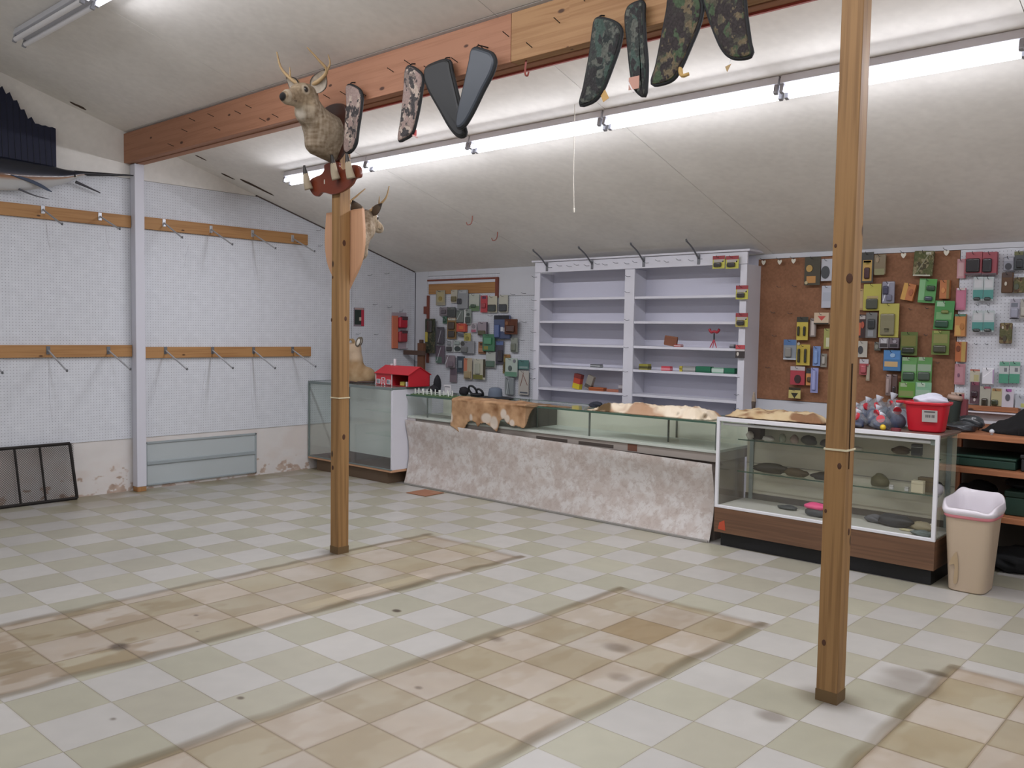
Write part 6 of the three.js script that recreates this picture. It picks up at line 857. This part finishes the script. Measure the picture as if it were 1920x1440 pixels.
{ // red bucket
  const t = thing('plastic_tub', 'bright red plastic tub with a grey price sticker on the showcase', 'tub'), red = mat(0xc0182a, 0.38), x = 6.345, z = 1.23, y = 0.951;
  const ring = (w, d, h) => { const pts = []; for (let k = 0; k < 40; k++) { const a = k / 40 * Math.PI * 2, c = Math.cos(a), s = Math.sin(a), e = 0.55; pts.push([x + Math.sign(c) * Math.abs(c) ** e * w, h, z + Math.sign(s) * Math.abs(s) ** e * d]); } return pts; };
  const rows = [ring(0.001, 0.001, y), ring(0.098, 0.078, y), ring(0.105, 0.085, y + 0.012), ring(0.124, 0.1, y + 0.17), ring(0.13, 0.105, y + 0.172), ring(0.138, 0.113, y + 0.178), ring(0.14, 0.114, y + 0.194), ring(0.128, 0.103, y + 0.194), ring(0.12, 0.096, y + 0.16), ring(0.1, 0.08, y + 0.014), ring(0.001, 0.001, y + 0.014)];
  const P = rows.flat(2), I = []; for (let r = 0; r < rows.length - 1; r++) for (let k = 0; k < 40; k++) { const a = r * 40 + k, b = r * 40 + (k + 1) % 40; I.push(a, a + 40, b, b, a + 40, b + 40); }
  const g = new THREE.BufferGeometry(); g.setAttribute('position', new THREE.Float32BufferAttribute(P, 3)); g.setIndex(I); g.computeVertexNormals(); part(t, 'shell', g, red);
  part(t, 'handle_lip', box(x - 0.185, x - 0.125, y + 0.176, y + 0.192, z - 0.05, z + 0.05, 0.006), red);
  const st = part(t, 'price_sticker', box(-0.045, 0.045, 0, 0.075, 0, 0.002), mat(0xaaa6a2, 0.5)); st.position.set(x + 0.045, y + 0.07, z + 0.099); st.rotation.x = 0.09; st.rotation.y = 0.06;
  part(st, 'sticker_print', merge([-0.024, -0.013, -0.002, 0.012, 0.022].map(a => box(a, a + 0.006, 0.028, 0.046, 0.002, 0.0026))), mat(0x4c4a4a, 0.6)); part(st, 'sticker_head', box(-0.032, 0.032, 0.06, 0.07, 0.002, 0.0026), mat(0x5a5858, 0.6));
  single('paper_roll', 'folded white plastic sheet heaped in the red tub', 'sheet', blob(0.1, 0.045, 0.07, 701, 0.3, 24).translate(x + 0.02, y + 0.165, z), mat(0xd4d4e2, 0.4));
}
{ // bin
  const t = thing('waste_bin', 'beige plastic waste bin with white liner in front of the plank shelving', 'bin'), cx = 6.662, cz = 1.3;
  const ring = (w, d, h, wob = 0) => { const pts = []; for (let k = 0; k < 48; k++) { const a = k / 48 * Math.PI * 2, c = Math.cos(a), s = Math.sin(a), e = 0.45; pts.push([cx + Math.sign(c) * Math.abs(c) ** e * w, h + (wob ? wob * (0.4 - Math.sin(a + 0.25)) + wob * 0.15 * Math.sin(a * 5) : 0), cz + Math.sign(s) * Math.abs(s) ** e * d]); } return pts; };
  const loft = rows => { const P = rows.flat(2), I = []; for (let r = 0; r < rows.length - 1; r++) for (let k = 0; k < 48; k++) { const a = r * 48 + k, b = r * 48 + (k + 1) % 48; I.push(a, a + 48, b, b, a + 48, b + 48); } const g = new THREE.BufferGeometry(); g.setAttribute('position', new THREE.Float32BufferAttribute(P, 3)); g.setIndex(I); g.computeVertexNormals(); return g; };
  part(t, 'shell', loft([ring(0.001, 0.001, 0), ring(0.1, 0.12, 0), ring(0.107, 0.128, 0.01), ring(0.138, 0.158, 0.47), ring(0.134, 0.154, 0.475), ring(0.132, 0.152, 0.46), ring(0.1, 0.12, 0.02), ring(0.001, 0.001, 0.02)]), mat(0xb8a58e, 0.45));
  part(t, 'drawstring', loft([ring(0.14, 0.16, 0.458), ring(0.146, 0.166, 0.466), ring(0.146, 0.166, 0.478), ring(0.141, 0.161, 0.484)]), mat(0xd8848c, 0.4), 'pink drawstring band');
  part(t, 'liner', loft([ring(0.139, 0.159, 0.47), ring(0.15, 0.17, 0.482), ring(0.158, 0.178, 0.505, 0.012), ring(0.152, 0.172, 0.535, 0.042), ring(0.138, 0.158, 0.54, 0.045), ring(0.122, 0.14, 0.5, 0.03), ring(0.1, 0.11, 0.42), ring(0.08, 0.09, 0.3), ring(0.001, 0.001, 0.27)]), mat(0xdcd6dc, 0.35, { clearcoat: 0.3 }), 'white plastic liner folded over the rim');
  part(t, 'stain', slab(smooth([[-0.09, 0.16], [-0.05, 0.25], [-0.04, 0.2], [-0.045, 0.05], [-0.06, 0.05], [-0.06, 0.17]], 24), 0.0006, 0).rotateX(0.066).translate(cx, 0.0, cz + 0.1335), mat(0xac9676, 0.6));
}
{ // plank shelving
  const t = thing('plank_shelving', 'rough brown plank shelving with dark contents behind the waste bin', 'shelving');
  for (const [a, b] of [[0.888, 0.924], [0.662, 0.7], [0.362, 0.4]]) { for (const [c, d] of [[0.02, 0.31], [0.315, 0.605], [0.61, 0.9]]) part(t, 'plank', box(6.2, 8.2, a, b, c, d, 0.004, 'x'), M.pine); }
  for (const x of [6.22, 7.2, 8.16]) for (const z of [0.06, 0.84]) part(t, 'upright', box(x, x + 0.04, 0, 0.887, z, z + 0.04, 0.003), M.pine);
  part(t, 'back_sheet', box(6.2, 8.2, 0, 0.886, 0.006, 0.016), mat(0x5a544c, 0.8));
  const G = 'dark goods in the plank shelving';
  const chest = (x0, x1, y, h, z0, z1, col, label) => { const c = thing('storage_box', label, 'box', G); part(c, 'box_body', box(x0, x1, y, y + h * 0.75, z0, z1, 0.008), mat(col, 0.6)); part(c, 'lid', box(x0 - 0.006, x1 + 0.006, y + h * 0.75, y + h, z0 - 0.006, z1 + 0.006, 0.008), mat(col, 0.55)); };
  chest(6.3, 6.78, 0.702, 0.075, 0.4, 0.84, 0x16382c, 'long flat dark green box on the upper plank'); chest(6.81, 7.15, 0.702, 0.11, 0.4, 0.84, 0x1a1c1e, 'black box at the end of the upper plank');
  chest(6.72, 7.02, 0.402, 0.16, 0.45, 0.8, 0x163428, 'dark green chest on the lower plank behind the bin'); chest(7.05, 7.4, 0.402, 0.12, 0.45, 0.8, 0x1c2a24, 'dull green chest further along the lower plank');
  for (const [x, y, z, a, b, c, l, s] of [[6.5, 0.402, 0.6, 0.14, 0.1, 0.14, 'black cloth heap on the lower plank', 801], [6.78, 0.563, 0.62, 0.1, 0.04, 0.1, 'black cloth on top of the green chest', 802], [6.75, 0.0, 0.62, 0.16, 0.1, 0.16, 'black bag on the floor under the plank shelving', 803], [7.14, 0.0, 0.66, 0.15, 0.09, 0.14, 'grey-brown sack on the floor under the plank shelving', 804]]) single('cloth_heap', l, 'cloth', blob(a, b, c, s, 0.4, 20).translate(x, y, z), mat(s === 804 ? 0x6a5e54 : 0x121315, 0.9), G);
  // on the table top
  const top = 0.925;
  const jug = thing('tall_canister', 'dark green canister with a cream top on the plank shelving', 'canister'); part(jug, 'can', rod([[6.3, top, 0.5], [6.3, top + 0.1, 0.5], [6.305, top + 0.2, 0.5]], 0.042, 0.05, 12), mat(0x2c352f, 0.6)); part(jug, 'cap', rod([[6.305, top + 0.195, 0.5], [6.31, top + 0.225, 0.5]], 0.055, 0.048, 12), mat(0xb09484, 0.5)); part(jug, 'red_sheet', box(6.345, 6.385, top + 0.02, top + 0.2, 0.45, 0.5, 0.004), mat(0x7c3a40, 0.6));
  for (const [x, z, a, b, col, l, s] of [[6.25, 0.72, 0.06, 0.04, 0x74766c, 'grey-green crumpled bag right of the red tub', 811], [6.42, 0.76, 0.11, 0.035, 0x2e3338, 'black crumpled plastic at the table front', 812], [6.2, 0.55, 0.05, 0.07, 0x4a2a30, 'dark maroon bundle behind the tub', 813], [6.44, 0.6, 0.08, 0.06, 0x33373a, 'charcoal bundle next to the green canister', 814]]) single('crumpled_bag', l, 'bag', blob(a, b, a * 0.7, s, 0.5, 20).translate(x, top, z), mat(col, 0.35, { clearcoat: 0.4 }), 'crumpled goods on the plank shelving');
  const j = thing('glass_marble', 'small clear glass ball shining at the table front edge', 'ball'); part(j, 'ball', new THREE.SphereGeometry(0.016, 12, 8).translate(6.635, top + 0.022, 0.85), mat(0xc8ced6, 0.1, { clearcoat: 1 })); part(j, 'stem', rod([[6.635, top, 0.85], [6.635, top + 0.012, 0.85]], 0.01, 0.007, 8), M.chrome);
  const cup = thing('paper_cup', 'pale blue-white cup at the frame edge on the plank shelving', 'cup'); const lg = new THREE.LatheGeometry([[0.0, 0], [0.03, 0], [0.042, 0.09], [0.039, 0.09], [0.028, 0.006], [0, 0.006]].map(p => new THREE.Vector2(...p)), 20); lg.translate(6.88, top, 0.85); part(cup, 'wall', lg, mat(0xb8ccc6, 0.5)); part(cup, 'rim', new THREE.TorusGeometry(0.041, 0.0025, 5, 24).rotateX(Math.PI / 2).translate(6.88, top + 0.09, 0.85), mat(0xc4d6d0, 0.5));
  const wb = thing('white_parcel', 'white packaged goods stacked behind the black pelt', 'parcel'); part(wb, 'parcel_body', pillow(0.3, 0.12, 0.14, 0.03).translate(6.95, top + 0.061, 0.2), mat(0xb4bcbe, 0.4)); part(wb, 'label_strip', box(6.86, 6.98, top + 0.08, top + 0.1, 0.27, 0.272), mat(0x55585c, 0.5));
  const ledge = thing('wood_ledge', 'brown wooden ledge under the bottom row of packets', 'ledge'); part(ledge, 'board', box(6.25, 6.62, 1.022, 1.06, 0.0145, 0.09, 0.004, 'x'), M.pine); part(ledge, 'white_edge', box(6.25, 6.62, 1.005, 1.02, 0.0145, 0.08, 0.002), M.white);
}
{ const t = thing('terracotta_square', 'loose terracotta square lying on the floor before the counter', 'tile'); part(t, 'slab', box(-0.13, 0.13, 0.0005, 0.007, -0.125, 0.125, 0.002), mat(0x94664c, 0.8)); part(t, 'worn_corner', box(0.03, 0.1, 0.007, 0.0075, -0.09, -0.02), mat(0x9c7258, 0.85)); t.position.set(1.975, 0, 1.6); t.rotation.y = 0.05; placed.add(t); }

scene.children.filter(o => o.isGroup && o.userData.category && !placed.has(o)).forEach(settle);
renderer.render(scene, camera);
